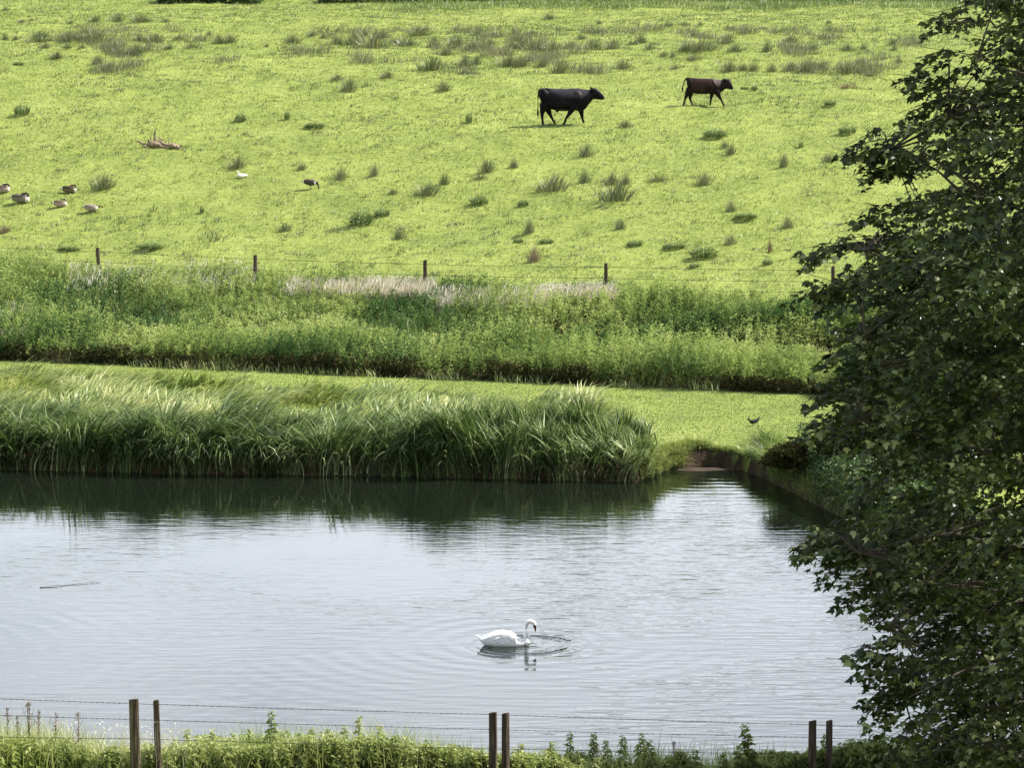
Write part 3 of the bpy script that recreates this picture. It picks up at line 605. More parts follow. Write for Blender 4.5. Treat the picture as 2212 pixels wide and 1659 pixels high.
N_ = [(1265,338,30,27,'bushy rush tuft below and right of the black cow','rush'),
(1350,275,26,18,'low tuft on the grass just right of the black cow','rush'),
(753,198,32,32,'dark upright rush tuft alone in the pasture, left of the black cow','rush'),
(727,172,28,12,'flat low tuft beside the dark upright rush tuft','rush'),
(835,168,28,18,'small tuft halfway between the thick rush clump and black cow','rush'),
(957,196,30,23,'leaning rush tuft between the thick rush clump and the black cow','rush'),
(1050,372,30,32,'tall ragged rush tuft below the black cow','rush'),
(1035,388,26,14,'low ragged tuft at the foot of the tall one below the black cow','rush'),
(1192,412,60,36,'wide pale rush clump in the middle of the pasture, below the black cow','rush'),
(1330,432,66,42,'largest pale rush clump in the middle of the pasture','rush'),
(1320,398,26,28,'upright tuft just behind the largest pale rush clump','rush'),
(1350,398,22,24,'small upright tuft right of and behind the largest pale rush clump','rush'),
(1262,395,22,32,'narrow upright rush tuft between the two pale rush clumps','rush'),
(920,422,46,28,'dense rush tuft left of a thin upright one, in the middle of the pasture','rush'),
(958,398,20,30,'thin upright rush tuft behind the dense one in mid pasture','rush'),
(1518,400,28,30,'single dense rush tuft in the right half of the pasture','rush'),
(1418,392,36,16,'low spreading tuft left of the single dense rush tuft','rush'),
(1035,443,42,22,'dark low clump above the third far fence post','green'),
(1130,445,25,15,'tiny clump between the dark low clump and the wide pale rush clump','green'),
(735,388,26,26,'grey rush tuft just right of the standing goose','rush'),
(808,380,18,28,'narrow rush tuft, second to the right of the standing goose','rush'),
(652,367,18,20,'small rush tuft just behind and left of the standing goose','rush'),
(512,364,36,30,'leaning rush tuft behind the small white duck','rush'),
(222,408,46,34,'large rush tuft right of the resting geese','rush'),
(848,418,20,12,'tiny tuft between the standing goose and the dense mid pasture tuft','rush'),
(780,487,50,34,'big dark green weed clump in the lower pasture','green'),
(825,468,34,18,'small blue green clump beside the big dark weed clump','green'),
(862,516,24,28,'spiky rush tuft right of and below the big dark weed clump','rush'),
(613,500,24,22,'dark rooted spiky tuft left of the big dark weed clump','rush'),
(1142,502,18,32,'tall narrow rush tuft above the fence between the third and fourth far posts','rush'),
(1340,495,20,24,'narrow leaning tuft above the fourth far fence post','rush'),
(1577,457,20,26,'narrow rush tuft in the lower right pasture','rush'),
(1700,492,24,28,'forked rush tuft close to the maple tree','rush'),
(1612,470,50,9,'flat dark green patch left of the forked rush tuft','green'),
(1520,558,64,28,'wide low dark clump in the lower right pasture','green'),
(1577,528,24,22,'small grey clump behind the wide low dark clump','rush'),
(1455,537,50,12,'flat dark clump left of the wide low dark clump','green'),
(1500,578,24,10,'tiny dark clump just below the wide low dark clump','green'),
(1153,566,30,50,'tall brownish rush tuft just above the fence, between the third and fourth posts','brown'),
(1180,526,32,12,'low clump behind the tall brownish tuft near the fence','green'),
(1120,524,24,10,'small dark clump left of and behind the tall brownish tuft near the fence','green'),
(1370,532,34,14,'blue green clump above the fence, right of the fourth far post','green'),
(1663,545,12,38,'thin upright stalk tuft beside the maple tree','brown'),
(1658,572,24,14,'small clump at the foot of the thin stalks beside the maple tree','green'),
(1692,360,16,30,'narrow rush tuft left of the maple tree tip','rush'),
(1578,332,20,24,'small rush tuft right of the flat clump in the right pasture','rush'),
(1545,296,56,18,'flat blue green clump in the right pasture below the brown cow','green'),
(1730,318,10,14,'tiny dark tuft between the flat blue green clump and the maple tree','green'),
(1788,350,24,20,'small tuft just left of the maple tree tip','rush'),
(1565,320,14,18,'tiny tuft close above the small rush tuft in the right pasture','rush'),
(1013,266,15,24,'small dark tuft left of the feet of the black cow','green'),
(620,258,12,20,'thin tuft in the left middle of the pasture','green'),
(520,263,26,20,'forked tuft in the left middle of the pasture','green'),
(47,248,36,24,'dark green clump near the left edge of the pasture','green'),
(40,140,24,8,'flat dark patch near the left edge below the rush band','green'),
(1793,228,26,12,'dark oval clump right of and below the brown cow','green'),
(1830,288,40,18,'ragged grey green clump left of the maple tree, right pasture','green'),
(1831,190,44,14,'reddish brown withered clump right of the brown cow','brown'),
(1630,195,15,14,'small dark tuft just right of the head of the brown cow','green'),
(1608,193,22,7,'flat tuft by the muzzle of the brown cow','green'),
(210,136,20,18,'small rush tuft below the top left rush band','rush'),
(122,126,24,14,'second small rush tuft below the top left rush band','rush'),
(325,538,60,14,'low dark green patch just above the fence between the first two far posts','green'),
(150,540,50,8,'low dark green patch just above the fence at the first far post','green'),
(170,675,22,10,None,None),
(10,503,30,22,'pale dry tuft at the left edge above the fence','brown'),
(436,460,6,16,'thin single dark stalk right of the resting geese','green'),
(178,405,20,6,None,None),
(680,275,44,12,'low olive patch in the pasture between geese and the black cow','green'),
(1110,362,16,22,'small upright tuft below the feet of the black cow','rush'),
(1715,385,16,12,None,None),(1640,300,14,10,None,None),(1225,300,14,10,None,None)]
for px, py, w, h, lab, kd in N_:
    if lab: tuft(px, py, w, h, lab, kd)
rq = rng(78); px_ = []
while len(px_) < 260:
    a_, b_ = rq.uniform(0, 2000), rq.uniform(64, 165)
    if vnoise(np.array([a_/90.]), np.array([b_/22.]), 9)[0] > (.50 if 60 < b_ < 120 else .68): px_.append(hit(a_, b_, 125, 190))
c_ = np.array([tuple(v) for v in px_]); kk = np.repeat(np.arange(len(c_)), 60); n = len(kk); X = c_[kk, 0]+rq.normal(0, .28, n); Y = c_[kk, 1]+rq.normal(0, .18, n); hh_ = rq.uniform(.15, .6, len(c_))[kk]
put('low_rushes', [blades(np.stack([X, Y, ground(X, Y)-.02], -1), hh_*rq.uniform(.5, 1.2, n), rq.uniform(.014, .026, n), rq.normal(.3, 1.0, n), rq.uniform(0, .3, n), rq.uniform(.3, 1.1, n), 2, np.clip(rq.normal(.6, .2, n), 0, 1), r=rq)],
    m_rush, 'thin pale rushes running between the tufts of the top rush band', 'rushes')
# many faint low clumps nobody would single out
r = rng(77); pts = []
g = Geo(); x, y = fan(2600, -28, 28, 112, 186, r); k = (y > fline(x)+1) & (fnoise(x*.25, y*.2, 8) > .42); x, y = x[k], y[k]
kk = np.repeat(np.arange(len(x)), 16); n = len(kk); sz = r.uniform(.08, .26, len(x))[kk]
X = x[kk]+r.normal(0, 1, n)*sz*.8; Y = y[kk]+r.normal(0, 1, n)*sz*.4
put('grass_clumps', [blades(np.stack([X, Y, ground(X, Y)-.01], -1), sz*r.uniform(.4, 1.1, n), r.uniform(.015, .03, n), r.normal(.3, 1.2, n), r.uniform(0, .4, n), r.uniform(.6, 1.5, n), 2, np.clip(r.normal(.45, .25, n), 0, 1), r=r)],
    m_rush, 'small darker grass clumps dotted over the pasture', 'grass clumps')

# ------------------------------------------------------------------ animals
def animal(name, parts, voxel, colfn, mat, smooth_it=3, target_smooth=True):
    bm = bmesh.new()
    for V, F in parts:
        vs = [bm.verts.new(v) for v in V]
        for f in F:
            for q in f:
                try: bm.faces.new([vs[int(t)] for t in q])
                except ValueError: pass
    bmesh.ops.recalc_face_normals(bm, faces=bm.faces)
    me = bpy.data.meshes.new(name); bm.to_mesh(me); bm.free()
    o = bpy.data.objects.new('tmp', me); COL.objects.link(o)
    md = o.modifiers.new('r', 'REMESH'); md.mode = 'VOXEL'; md.voxel_size = voxel
    sm = o.modifiers.new('s', 'SMOOTH'); sm.factor = .5; sm.iterations = smooth_it
    dg = bpy.context.evaluated_depsgraph_get(); dg.update()
    m2 = bpy.data.meshes.new_from_object(o.evaluated_get(dg)); bpy.data.objects.remove(o)
    m2.name = name; n = len(m2.vertices); co = np.empty(n*3, np.float32); m2.vertices.foreach_get('co', co); co = co.reshape(-1, 3)
    c = np.ones((n, 4), np.float32); c[:, :3] = colfn(co)
    a = m2.attributes.new('col', 'FLOAT_COLOR', 'POINT'); a.data.foreach_set('color', c.ravel())
    m2.polygons.foreach_set('use_smooth', np.full(len(m2.polygons), True)); m2.materials.clear(); m2.materials.append(mat)
    return m2
def leg(side, pts, rads, n=10):
    return tube([(x, side, z) for x, z in pts], rads, n)

# black cow, walking to the right
q = lambda cx: (cx-400)/218.; zz = lambda cy: (515-cy)/218.
secs = [(q(192), zz(222), zz(262), .06), (q(200), zz(208), zz(310), .16), (q(215), zz(202), zz(352), .22), (q(245), zz(199), zz(378), .24), (q(290), zz(203), zz(384), .30), (q(350), zz(206), zz(397), .36),
        (q(420), zz(206), zz(399), .37), (q(490), zz(203), zz(392), .31), (q(530), zz(202), zz(400), .27), (q(565), zz(210), zz(400), .26), (q(595), zz(213), zz(372), .21),
        (q(620), zz(215), zz(335), .16), (q(650), zz(212), zz(300), .13)]
head = [(q(632), zz(206), zz(290), .10), (q(655), zz(200), zz(295), .125), (q(680), zz(205), zz(299), .13), (q(700), zz(220), zz(302), .11), (q(722), zz(243), zz(303), .085), (q(742), zz(264), zz(302), .08), (q(752), zz(275), zz(297), .06)]
P_ = [loft(secs, 24, pw=2.0), loft(head, 16, pw=2.2)]
P_ += [ellip((q(228), s_*.20, zz(262)), (.20, .12, .24), 12, .3) for s_ in (-1, 1)]
P_ += [ellip((q(520), s_*.22, zz(285)), (.19, .12, .30), 12, .25) for s_ in (-1, 1)]
P_ += [ellip((q(390), 0, zz(330)), (.52, .40, .30), 14)]
P_ += [ellip((q(222), s_*.12, zz(214)), (.08, .06, .06), 8) for s_ in (-1, 1)]
P_.append(leg(-.17, [(q(228), zz(330)), (q(220), zz(385)), (q(212), zz(425)), (q(217), zz(470)), (q(219), zz(500)), (q(224), zz(514))], [.17, .13, .075, .048, .052, .07]))
P_.append(leg(.17, [(q(255), zz(340)), (q(268), zz(390)), (q(285), zz(430)), (q(306), zz(468)), (q(322), zz(496)), (q(334), zz(512))], [.16, .13, .075, .048, .05, .065]))
P_.append(leg(-.18, [(q(500), zz(340)), (q(462), zz(392)), (q(438), zz(430)), (q(420), zz(456)), (q(406), zz(494)), (q(398), zz(513))], [.15, .12, .07, .05, .05, .065]))
P_.append(leg(.18, [(q(530), zz(350)), (q(552), zz(402)), (q(558), zz(440)), (q(563), zz(466)), (q(570), zz(488)), (q(578), zz(499))], [.14, .11, .07, .05, .05, .06]))
P_.append(tube([(q(200), 0, zz(212)), (q(186), -.02, zz(225)), (q(179), -.03, zz(290)), (q(178), -.04, zz(380)), (q(180), -.04, zz(430)), (q(178), -.05, zz(452))], [.05, .04, .028, .03, .045, .012], 8))
for s in (-1, 1):
    P_.append(tube([(q(652), s*.09, zz(212)), (q(642), s*.17, zz(210)), (q(632), s*.26, zz(203)), (q(626), s*.29, zz(200))], [.045, .06, .045, .015], 8))
    P_.append(ellip((q(700), s*.085, zz(238)), (.028, .02, .025), 8))
P_.append(ellip((q(345), 0, zz(402)), (.06, .05, .05), 8))
def blackcol(co):
    c = np.tile([.005, .0045, .006], (len(co), 1)); sheen = smooth((co[:, 2]-1.02-.35*(fnoise(co[:, 0]*2.2, co[:, 2]*3, 7)-.5))/.25)*smooth((co[:, 0]-q(250))/.3)*(1-smooth((co[:, 0]-q(600))/.1)); c = c+sheen[:, None]*np.array([.030, .027, .030]); c[(co[:, 2] < .07)] = [.035, .03, .025]  # lighter upper back and flank is coat sheen painted into the colour
    nose = (co[:, 0] > q(738)); c[nose] = [.06, .055, .05]; return c
me = animal('black_cow', P_, .018, blackcol, m_coat, 9)
pc = hit(1160+(1304-1160)*.40, 269); o = link('cow', me); o.location = pc; o.rotation_euler = (0, math.radians(0), math.radians(2))
tag(o, 'large black cow walking right across the pasture with tail down', 'cow')

# smaller brown cow
q = lambda cx: (cx-1650)/213.; zz = lambda cy: (352-cy)/213.
secs = [(q(1468), zz(118), zz(150), .05), (q(1475), zz(112), zz(190), .13), (q(1490), zz(108), zz(230), .19), (q(1520), zz(111), zz(242), .23), (q(1565), zz(114), zz(250), .26), (q(1610), zz(116), zz(252), .27),
        (q(1660), zz(118), zz(248), .26), (q(1700), zz(120), zz(254), .23), (q(1735), zz(124), zz(252), .20), (q(1760), zz(127), zz(238), .16), (q(1785), zz(127), zz(215), .12), (q(1805), zz(125), zz(205), .10)]
head = [(q(1788), zz(122), zz(195), .09), (q(1808), zz(118), zz(204), .115), (q(1830), zz(124), zz(209), .11), (q(1845), zz(150), zz(212), .085), (q(1858), zz(175), zz(213), .075), (q(1866), zz(190), zz(210), .055)]
P_ = [loft(secs, 24, pw=2.0), loft(head, 16, pw=2.2)]
P_ += [ellip((q(1500), s_*.14, zz(160)), (.15, .09, .19), 12, .3) for s_ in (-1, 1)]
P_ += [ellip((q(1700), s_*.15, zz(180)), (.14, .09, .22), 12, .25) for s_ in (-1, 1)]
P_ += [ellip((q(1600), 0, zz(208)), (.36, .27, .19), 14)]
P_.append(leg(-.14, [(q(1492), zz(200)), (q(1476), zz(242)), (q(1458), zz(282)), (q(1450), zz(310)), (q(1442), zz(338)), (q(1437), zz(353))], [.14, .10, .055, .04, .042, .055]))
P_.append(leg(.14, [(q(1505), zz(205)), (q(1502), zz(252)), (q(1498), zz(290)), (q(1510), zz(320)), (q(1517), zz(340)), (q(1524), zz(351))], [.13, .10, .055, .04, .042, .052]))
P_.append(leg(.14, [(q(1690), zz(215)), (q(1682), zz(262)), (q(1678), zz(292)), (q(1673), zz(318)), (q(1671), zz(336)), (q(1672), zz(350))], [.12, .08, .05, .04, .042, .05]))
P_.append(leg(-.14, [(q(1720), zz(215)), (q(1742), zz(262)), (q(1757), zz(288)), (q(1768), zz(308)), (q(1778), zz(330)), (q(1788), zz(344))], [.13, .09, .052, .04, .042, .052]))
P_.append(tube([(q(1484), 0, zz(116)), (q(1466), -.01, zz(114)), (q(1450), -.02, zz(140)), (q(1438), -.03, zz(178)), (q(1432), -.04, zz(205)), (q(1438), -.04, zz(236))], [.035, .032, .026, .03, .045, .014], 8))
for s in (-1, 1):
    P_.append(tube([(q(1802), s*.07, zz(130)), (q(1794), s*.14, zz(126)), (q(1784), s*.21, zz(122)), (q(1778), s*.24, zz(124))], [.035, .05, .036, .012], 8))
def browncol(co):
    x, z = co[:, 0], co[:, 2]; n_ = fnoise(x*4, z*5+co[:, 1]*3, 44)
    n2_ = fnoise(x*3+z*2, z*3, 45)-.5; side = smooth((x-q(1500)-.35*n2_)/.22)*(1-smooth((x-q(1685)+.3*n2_-.25*(z-.8))/.10))*smooth((z-.66-.5*(n_-.5)-.12*np.sin(x*4))/.16)*(1-smooth((z-1.09)/.04)*.4)
    fr = smooth((x-q(1700)-.5*(z-.95)*-1)/.08)*(1-smooth((x-q(1752)-.2*(z-.95))/.06))*smooth((z-.76-.2*(n_-.5))/.14)
    k = np.array([.012, .008, .008]); bqq = np.array([.030, .017, .014]); gq = np.array([.11, .088, .080])
    return k+side[:, None]*(bqq-k)+fr[:, None]*(gq-k)
me = animal('brown_cow', P_, .016, browncol, m_coat, 7)
pc = hit(1115+762/2.0165*1.0+0, 228); pc = hit(1475+(1583-1475)*.50, 228.5); o = link('cow', me); o.location = pc; o.rotation_euler = (0, 0, math.radians(-2))
tag(o, 'smaller dark cow with reddish brown flank walking right near the rush band', 'cow')

# geese ; local +x = facing, sitting at z=0
BRN, PALE, BLK, WHT, ORG = [.16, .115, .075], [.34, .27, .21], [.02, .018, .016], [.60, .54, .46], [.45, .17, .05]
def goose(name, pose, back, flank, neckc):
    P_ = [loft([(-.40, .19, .15, .02), (-.34, .21, .11, .06), (-.22, .25, .03, .12), (-.05, .28, -.02, .155), (.10, .27, -.02, .16), (.20, .23, .0, .13), (.27, .18, .04, .07)], 16)]
    P_ += [ellip((-.08, s*.10, .19), (.24, .06, .08), 10, -.12) for s in (-1, 1)]
    lift = 0
    if pose == 'tucked':
        P_ += [tube([(.20, 0, .15), (.24, 0, .24), (.19, .02, .31), (.10, .04, .30)], [.05, .045, .035, .032], 10), ellip((.06, .05, .285), (.065, .036, .036), 10, -.1)]; hd = (.06, .285)
        P_ += [tube([(.02, .06, .275), (-.05, .08, .255)], [.02, .008], 6)]
    elif pose == 'low':
        P_ += [tube([(.20, 0, .15), (.29, 0, .16), (.36, 0, .19), (.43, 0, .18)], [.06, .04, .032, .032], 10), ellip((.46, 0, .16), (.055, .034, .036), 10, -.5), tube([(.49, 0, .14), (.53, 0, .08)], [.02, .008], 6)]; hd = (.46, .16)
    elif pose == 'graze':
        lift = .17
        P_ = [(V+np.array([0, 0, lift]), F) for V, F in P_]
        P_ += [tube([(.18, 0, .15+lift), (.30, 0, .10+lift), (.36, 0, .10), (.36, 0, .07)], [.07, .045, .032, .032], 10), ellip((.365, 0, .055), (.036, .034, .055), 10), tube([(.37, 0, .03), (.38, 0, .0)], [.02, .01], 6)]; hd = (.36, .06)
        P_ += [tube([(.02, s*.06, .18), (.0, s*.06, .09), (.02, s*.06, .01), (.07, s*.06, .005)], [.03, .014, .014, .018], 6) for s in (-1, 1)]
    else:
        P_ += [tube([(.18, 0, .14), (.25, 0, .24), (.24, 0, .33), (.26, 0, .38)], [.06, .04, .032, .03], 10), ellip((.28, 0, .39), (.055, .034, .034), 10), tube([(.32, 0, .385), (.38, 0, .37)], [.018, .008], 6)]; hd = (.28, .39)
    def col(co):
        x, y_, z = co[:, 0], co[:, 1], co[:, 2]-lift
        n_ = fnoise(x*16, z*30+y_*10, 3)
        c = np.array(flank)[None]*(.7+.6*n_[:, None]); bk = smooth((z-.16-.1*(n_-.5))/.05)*(x < .17); c = c+(np.array(back)*(.6+.8*n_[:, None])-c)*bk[:, None]
        c[(x > .17) & (z < .17) & (x < .30)] = WHT; c[(x < -.30)] = WHT; c[(x < -.36)] = BLK
        nk = (x > .30) | (z > .285) | ((x > .20) & (z > .22)) | (np.hypot(x-hd[0], co[:, 2]-hd[1]) < .075)
        if pose == 'graze': nk = (x > .24)
        c[nk] = neckc
        bl = {'tucked': (x < 0) & (z > .25) & (x > -.06) & (abs(y_-.08) < .03), 'low': x > .495, 'graze': (x > .3) & (co[:, 2] < .03), 'up': x > .335}[pose]
        c[bl] = ORG if pose != 'graze' else BLK
        return c
    return animal(name, P_, .010, col, m_feather, 2)
GD = 'geese resting on the left of the pasture'
def bird(me, name, px, py, rz, label, cat='goose', group=None, sc=1.0, y0=93.6, dz=0):
    p = hit(px, py, y0); o = link(name, me); o.location = (p.x, p.y, p.z+.02+dz); o.rotation_euler = (0, 0, rz); o.scale = (sc,)*3; tag(o, label, cat, group); return o
bird(goose('goose_a', 'tucked', [.10, .07, .045], PALE, BLK), 'goose', 6, 417, .25, 'pinkish goose with dark head resting at the very left edge', group=GD, sc=1.0)
bird(goose('goose_b', 'tucked', [.09, .075, .06], [.20, .17, .13], BLK), 'goose', 46, 438, -.15, 'biggest resting goose with white breast, dark back and tucked black head', group=GD, sc=1.12)
bird(goose('goose_c', 'tucked', [.035, .028, .02], [.13, .11, .06], [.06, .025, .015]), 'goose', 151, 417, .1, 'very dark resting goose farther up the slope than the others', group=GD, sc=.92)
bird(goose('goose_d', 'tucked', [.11, .09, .045], [.38, .27, .25], [.10, .09, .05]), 'goose', 131, 447, .3, 'pinkish brown resting goose in the middle of the flock', group=GD, sc=.86)
bird(goose('goose_e', 'low', [.26, .21, .17], [.30, .25, .19], [.05, .04, .02]), 'goose', 198, 456, 0., 'goose lying with neck stretched right and orange bill pecking down', group=GD, sc=.86)
bird(goose('goose_f', 'graze', [.10, .065, .05], [.055, .05, .05], BLK), 'goose', 671, 409, 0., 'dark goose standing alone with its head down grazing', sc=.82)
def duckcol(co):
    c = np.tile([.82, .80, .70], (len(co), 1)); c[(co[:, 2] > .14) & (co[:, 0] < .0)] = [.30, .24, .12]; c[co[:, 0] > .205] = ORG; return c
me = animal('white_duck', [loft([(-.24, .10, .07, .02), (-.16, .13, .02, .06), (0, .16, -.02, .10), (.10, .14, .0, .09), (.16, .10, .03, .04)], 14), tube([(.10, 0, .1), (.13, 0, .17), (.14, 0, .21)], [.05, .03, .03], 8), ellip((.16, 0, .22), (.04, .028, .028), 8), tube([(.19, 0, .215), (.24, 0, .205)], [.014, .008], 6)], .009, duckcol, m_feather, 2)
bird(me, 'duck', 522, 384, 3.5, 'small white duck resting alone on the grass left of the standing goose', 'duck', sc=1.0)
# moorhen on the mown strip
def moorcol(co):
    c = np.tile([.018, .02, .018], (len(co), 1)); c[co[:, 0] > .172] = [.35, .05, .03]; c[(co[:, 0] < -.14) & (co[:, 2] > .14)] = [.06, .07, .05]; return c
me = animal('moorhen', [loft([(-.17, .20, .15, .012), (-.13, .18, .08, .03), (-.05, .155, .04, .06), (.04, .15, .035, .065), (.09, .13, .05, .04)], 14), tube([(-.13, 0, .15), (-.17, 0, .205), (-.175, 0, .235)], [.028, .02, .006], 8), tube([(.07, 0, .10), (.11, 0, .14), (.12, 0, .17)], [.035, .024, .022], 8), ellip((.13, 0, .175), (.032, .022, .024), 8), tube([(.15, 0, .172), (.195, 0, .16)], [.012, .005], 6), tube([(.02, .03, .06), (.02, .03, 0), (.05, .03, 0)], [.012, .007, .007], 6), tube([(.0, -.03, .06), (-.01, -.03, 0), (.03, -.03, 0)], [.012, .007, .007], 6)], .007, moorcol, m_feather, 2)
bird(me, 'moorhen', 1627, 920, math.pi+.2, 'black moorhen with raised tail walking on the mown grass by the tree', 'moorhen', sc=1.0, y0=94)

# swan
q = lambda cx: (cx-760)/727.; zz = lambda cy: (622-cy)/727.
P_ = [loft([(q(468), zz(560), zz(598), .04), (q(510), zz(530), zz(622), .09), (q(570), zz(490), zz(650), .15), (q(650), zz(452), zz(665), .195), (q(740), zz(436), zz(670), .21), (q(830), zz(448), zz(672), .205), (q(910), zz(480), zz(672), .18), (q(990), zz(515), zz(665), .14), (q(1060), zz(545), zz(650), .10), (q(1105), zz(570), zz(635), .05)], 22),
      loft([(q(385), zz(472), zz(484), .02), (q(420), zz(485), zz(520), .05), (q(470), zz(515), zz(560), .07), (q(530), zz(545), zz(600), .09)], 12),
      tube([(q(1075), 0, zz(590)), (q(1110), 0, zz(560)), (q(1112), 0, zz(500)), (q(1098), 0, zz(430)), (q(1094), 0, zz(370)), (q(1108), 0, zz(310)), (q(1140), 0, zz(280)), (q(1175), 0, zz(278))], [.095, .078, .060, .050, .044, .042, .042, .042], 12),
      ellip((q(1190), 0, zz(288)), (.075, .042, .046), 12, -.55), tube([(q(1215), 0, zz(300)), (q(1226), 0, zz(345)), (q(1232), 0, zz(385)), (q(1238), 0, zz(428))], [.042, .034, .022, .012], 10)]
P_ += [loft([(q(440), zz(520), zz(540), .015), (q(520), zz(490), zz(590), .035), (q(640), zz(440), zz(622), .05), (q(760), zz(418), zz(630), .055), (q(880), zz(438), zz(622), .045), (q(960), zz(490), zz(600), .02)], 14, y0=s*.145) for s in (-1, 1)]
for s in (-1, 1):
    for kx, (c0, c1, z0, z1) in enumerate([(560, 800, 560, 470), (540, 860, 590, 520), (600, 900, 612, 560)]):
        P_.append(tube([(q(c0), s*(.185-.012*kx), zz(z0)), (q((c0+c1)/2), s*.198, zz((z0+z1)/2-8)), (q(c1), s*.175, zz(z1))], [.006, .018, .006], 6))
def swancol(co):
    x, z = co[:, 0], co[:, 2]; c = np.tile([.86, .86, .84], (len(co), 1))
    bill = (x > q(1205)) & (z < zz(352)); c[bill] = [.16, .06, .025]
    c[(x > q(1200)) & (z < zz(330)) & (z > zz(358))] = [.02, .02, .02]; c[(x > q(1205)) & (z < zz(405))] = [.03, .02, .02]
    yl = (x > q(1130)) & (z > zz(330)); c[yl] = [.88, .86, .78]
    return c
me = animal('swan', P_, .010, swancol, m_feather, 2)
o = link('swan', me); o.location = (swan_p.x-.08, swan_p.y, 0); tag(o, 'white swan floating with curved neck and bill pointing down at the water', 'swan')

# ------------------------------------------------------------------ dead wood, floating stick
def deadwood(seed, w, h, n, stick=False):
    r = rng(seed); g = Geo()
    for k in range(n):
        x0 = r.uniform(-w/2, w/2); L = r.uniform(.25, .6)*w*.7; a = r.uniform(-.6, 3.7); e = r.uniform(.0, .9)
        P = [np.array([x0, r.uniform(-.2, .2), r.uniform(0, .1)])]
        dvec = np.array([math.cos(a)*math.cos(e), .4*math.sin(a), math.sin(e)])
        for _ in range(4):
            dvec = dvec+r.normal(0, .35, 3); dvec[2] -= .12; P.append(P[-1]+dvec*L/4)
        P = np.array(P); P[:, 2] = np.clip(P[:, 2], .0, h)
        r0 = r.uniform(.03, .075); g.add(*tube(P, np.linspace(r0, r0*.35, 5), 7))
    g.add(*ellip((-.1*w, 0, .10), (w*.25, .2, h*.38), 10)); g.add(*ellip((.22*w, .05, .06), (w*.18, .16, h*.26), 10))
    if stick: g.add(*tube([(-.05*w, 0, 0), (-.07*w, 0, .3), (-.055*w, 0, .62)], [.07, .05, .035], 8))
    return g.mesh('dead_wood', m_stick, True)
p = hit(338, 317, 110); o = link('dead_wood', deadwood(1, 1.0, .38, 22, True)); o.location = p
tag(o, 'twisted brown tree stump with one upright stick lying on the grass', 'tree stump')
p = hit(377, 320, 110); o = link('dead_wood', deadwood(2, .55, .30, 12)); o.location = p
tag(o, 'smaller tangle of dead branches right of the tree stump', 'dead branches')
p = at(152, 1275, 14*FPX/(1275+147)); g = Geo()
xx = np.linspace(-.62, .62, 14); g.add(*tube(np.stack([xx, .25*np.sin(xx*2)+.1*xx, .004+.012*np.abs(np.sin(xx*5))], -1), np.linspace(.007, .003, 14), 6))
o = link('floating_stick', g.mesh('floating_stick', m_bark)); o.location = (p.x, p.y, 0); tag(o, 'thin dark stick floating on the left of the water', 'stick')

# ------------------------------------------------------------------ fences
def post_mesh(h, r0, seed, square=False, tilt=0.0):
    r = rng(seed); n = 14; a = np.linspace(0, 2*math.pi, n, endpoint=False); prof = 1+.06*r.normal(0, 1, n); zs = [-.3, 0, h*.3, h*.6, h*.85, h-.012, h]
    V = []
    for k, z in enumerate(zs):
        w = r0*prof*(1+.03*r.normal(0, 1, n))*(.90 if k == len(zs)-1 else 1.06-.06*z/h)
        V.append(np.stack([w*np.cos(a)+tilt*z, w*np.sin(a), z+(.018*np.cos(a+1) if k >= len(zs)-2 else 0)*np.ones(n)], -1))
    V = np.concatenate(V); m = len(zs); i = np.arange(m-1)[:, None]*n; j = np.arange(n)[None]
    F = np.stack([i+j, i+(j+1) % n, i+n+(j+1) % n, i+n+j], -1).reshape(-1, 4)
    me = mk('post', V, [F, np.arange(n)[::-1][None], (m-1)*n+np.arange(n)[None]], m_wood)
    return me
def wire_mesh(pts, rad, barbs, r, sag=.015):
    P = []
    for a, b in zip(pts[:-1], pts[1:]):
        a = np.array(a); b = np.array(b); n = 24
        t = np.linspace(0, 1, n, endpoint=False)[:, None]; q_ = a+(b-a)*t; q_[:, 2] -= sag*4*(t[:, 0]*(1-t[:, 0]))
        P.append(q_)
    P.append(np.array(pts[-1])[None]); P = np.concatenate(P); P[:, 2] += r.normal(0, .0015, len(P)); g = Geo(); g.add(*tube(P, rad, 5))
    if barbs:
        L = np.cumsum(np.r_[0, np.linalg.norm(np.diff(P, axis=0), axis=1)]); s = np.arange(.05, L[-1], .12)
        for u in s:
            c = np.array([np.interp(u, L, P[:, k]) for k in range(3)])
            g.add(*tube([c-[.009, 0, 0], c+[.009, 0, 0]], rad*1.5, 5))
            for _ in range(2):
                d_ = r.normal(0, 1, 3); d_ /= np.linalg.norm(d_); g.add(*tube([c-d_*.013, c+d_*.013], rad*.5, 4))
    return g.mesh('wire', m_wire)
# near fence: three pairs of posts
NP = [(289.5, 1511, 50.0, 21, 'thick light edged post of the left pair'), (337, 1514, 50.35, 14, 'thinner nearly black post of the left pair'), (1064.5, 1540, 53.0, 19.5, None), (1092, 1541.5, 53.2, 16.5, None), (1755.5, 1557.5, 56.0, 17.5, None), (1791.5, 1557, 56.25, 14.5, None)]
f0 = at(1064, 1540, 53); fr = empty('wire_fence', (f0.x, f0.y, G(f0.x, f0.y)))
tag(fr, 'barbed wire fence on paired wooden posts in the foreground', 'fence')
tops = []
for k, (px, py, Y, wpx, lb) in enumerate(NP):
    t = at(px, py, Y); gz = G(t.x, t.y); h = t.z-gz
    o = link('post', post_mesh(h, wpx*Y/FPX/2, 60+k, tilt=(-.012, -.022, 0, 0, 0, 0)[k]), fr); o.location = Vector((t.x-(-.012, -.022, 0, 0, 0, 0)[k]*h, t.y, gz))-fr.location
    if lb: o['label'] = lb
    tops.append(t)
rw = rng(9)
A, B_, Cc = tops[0], tops[2], tops[4]
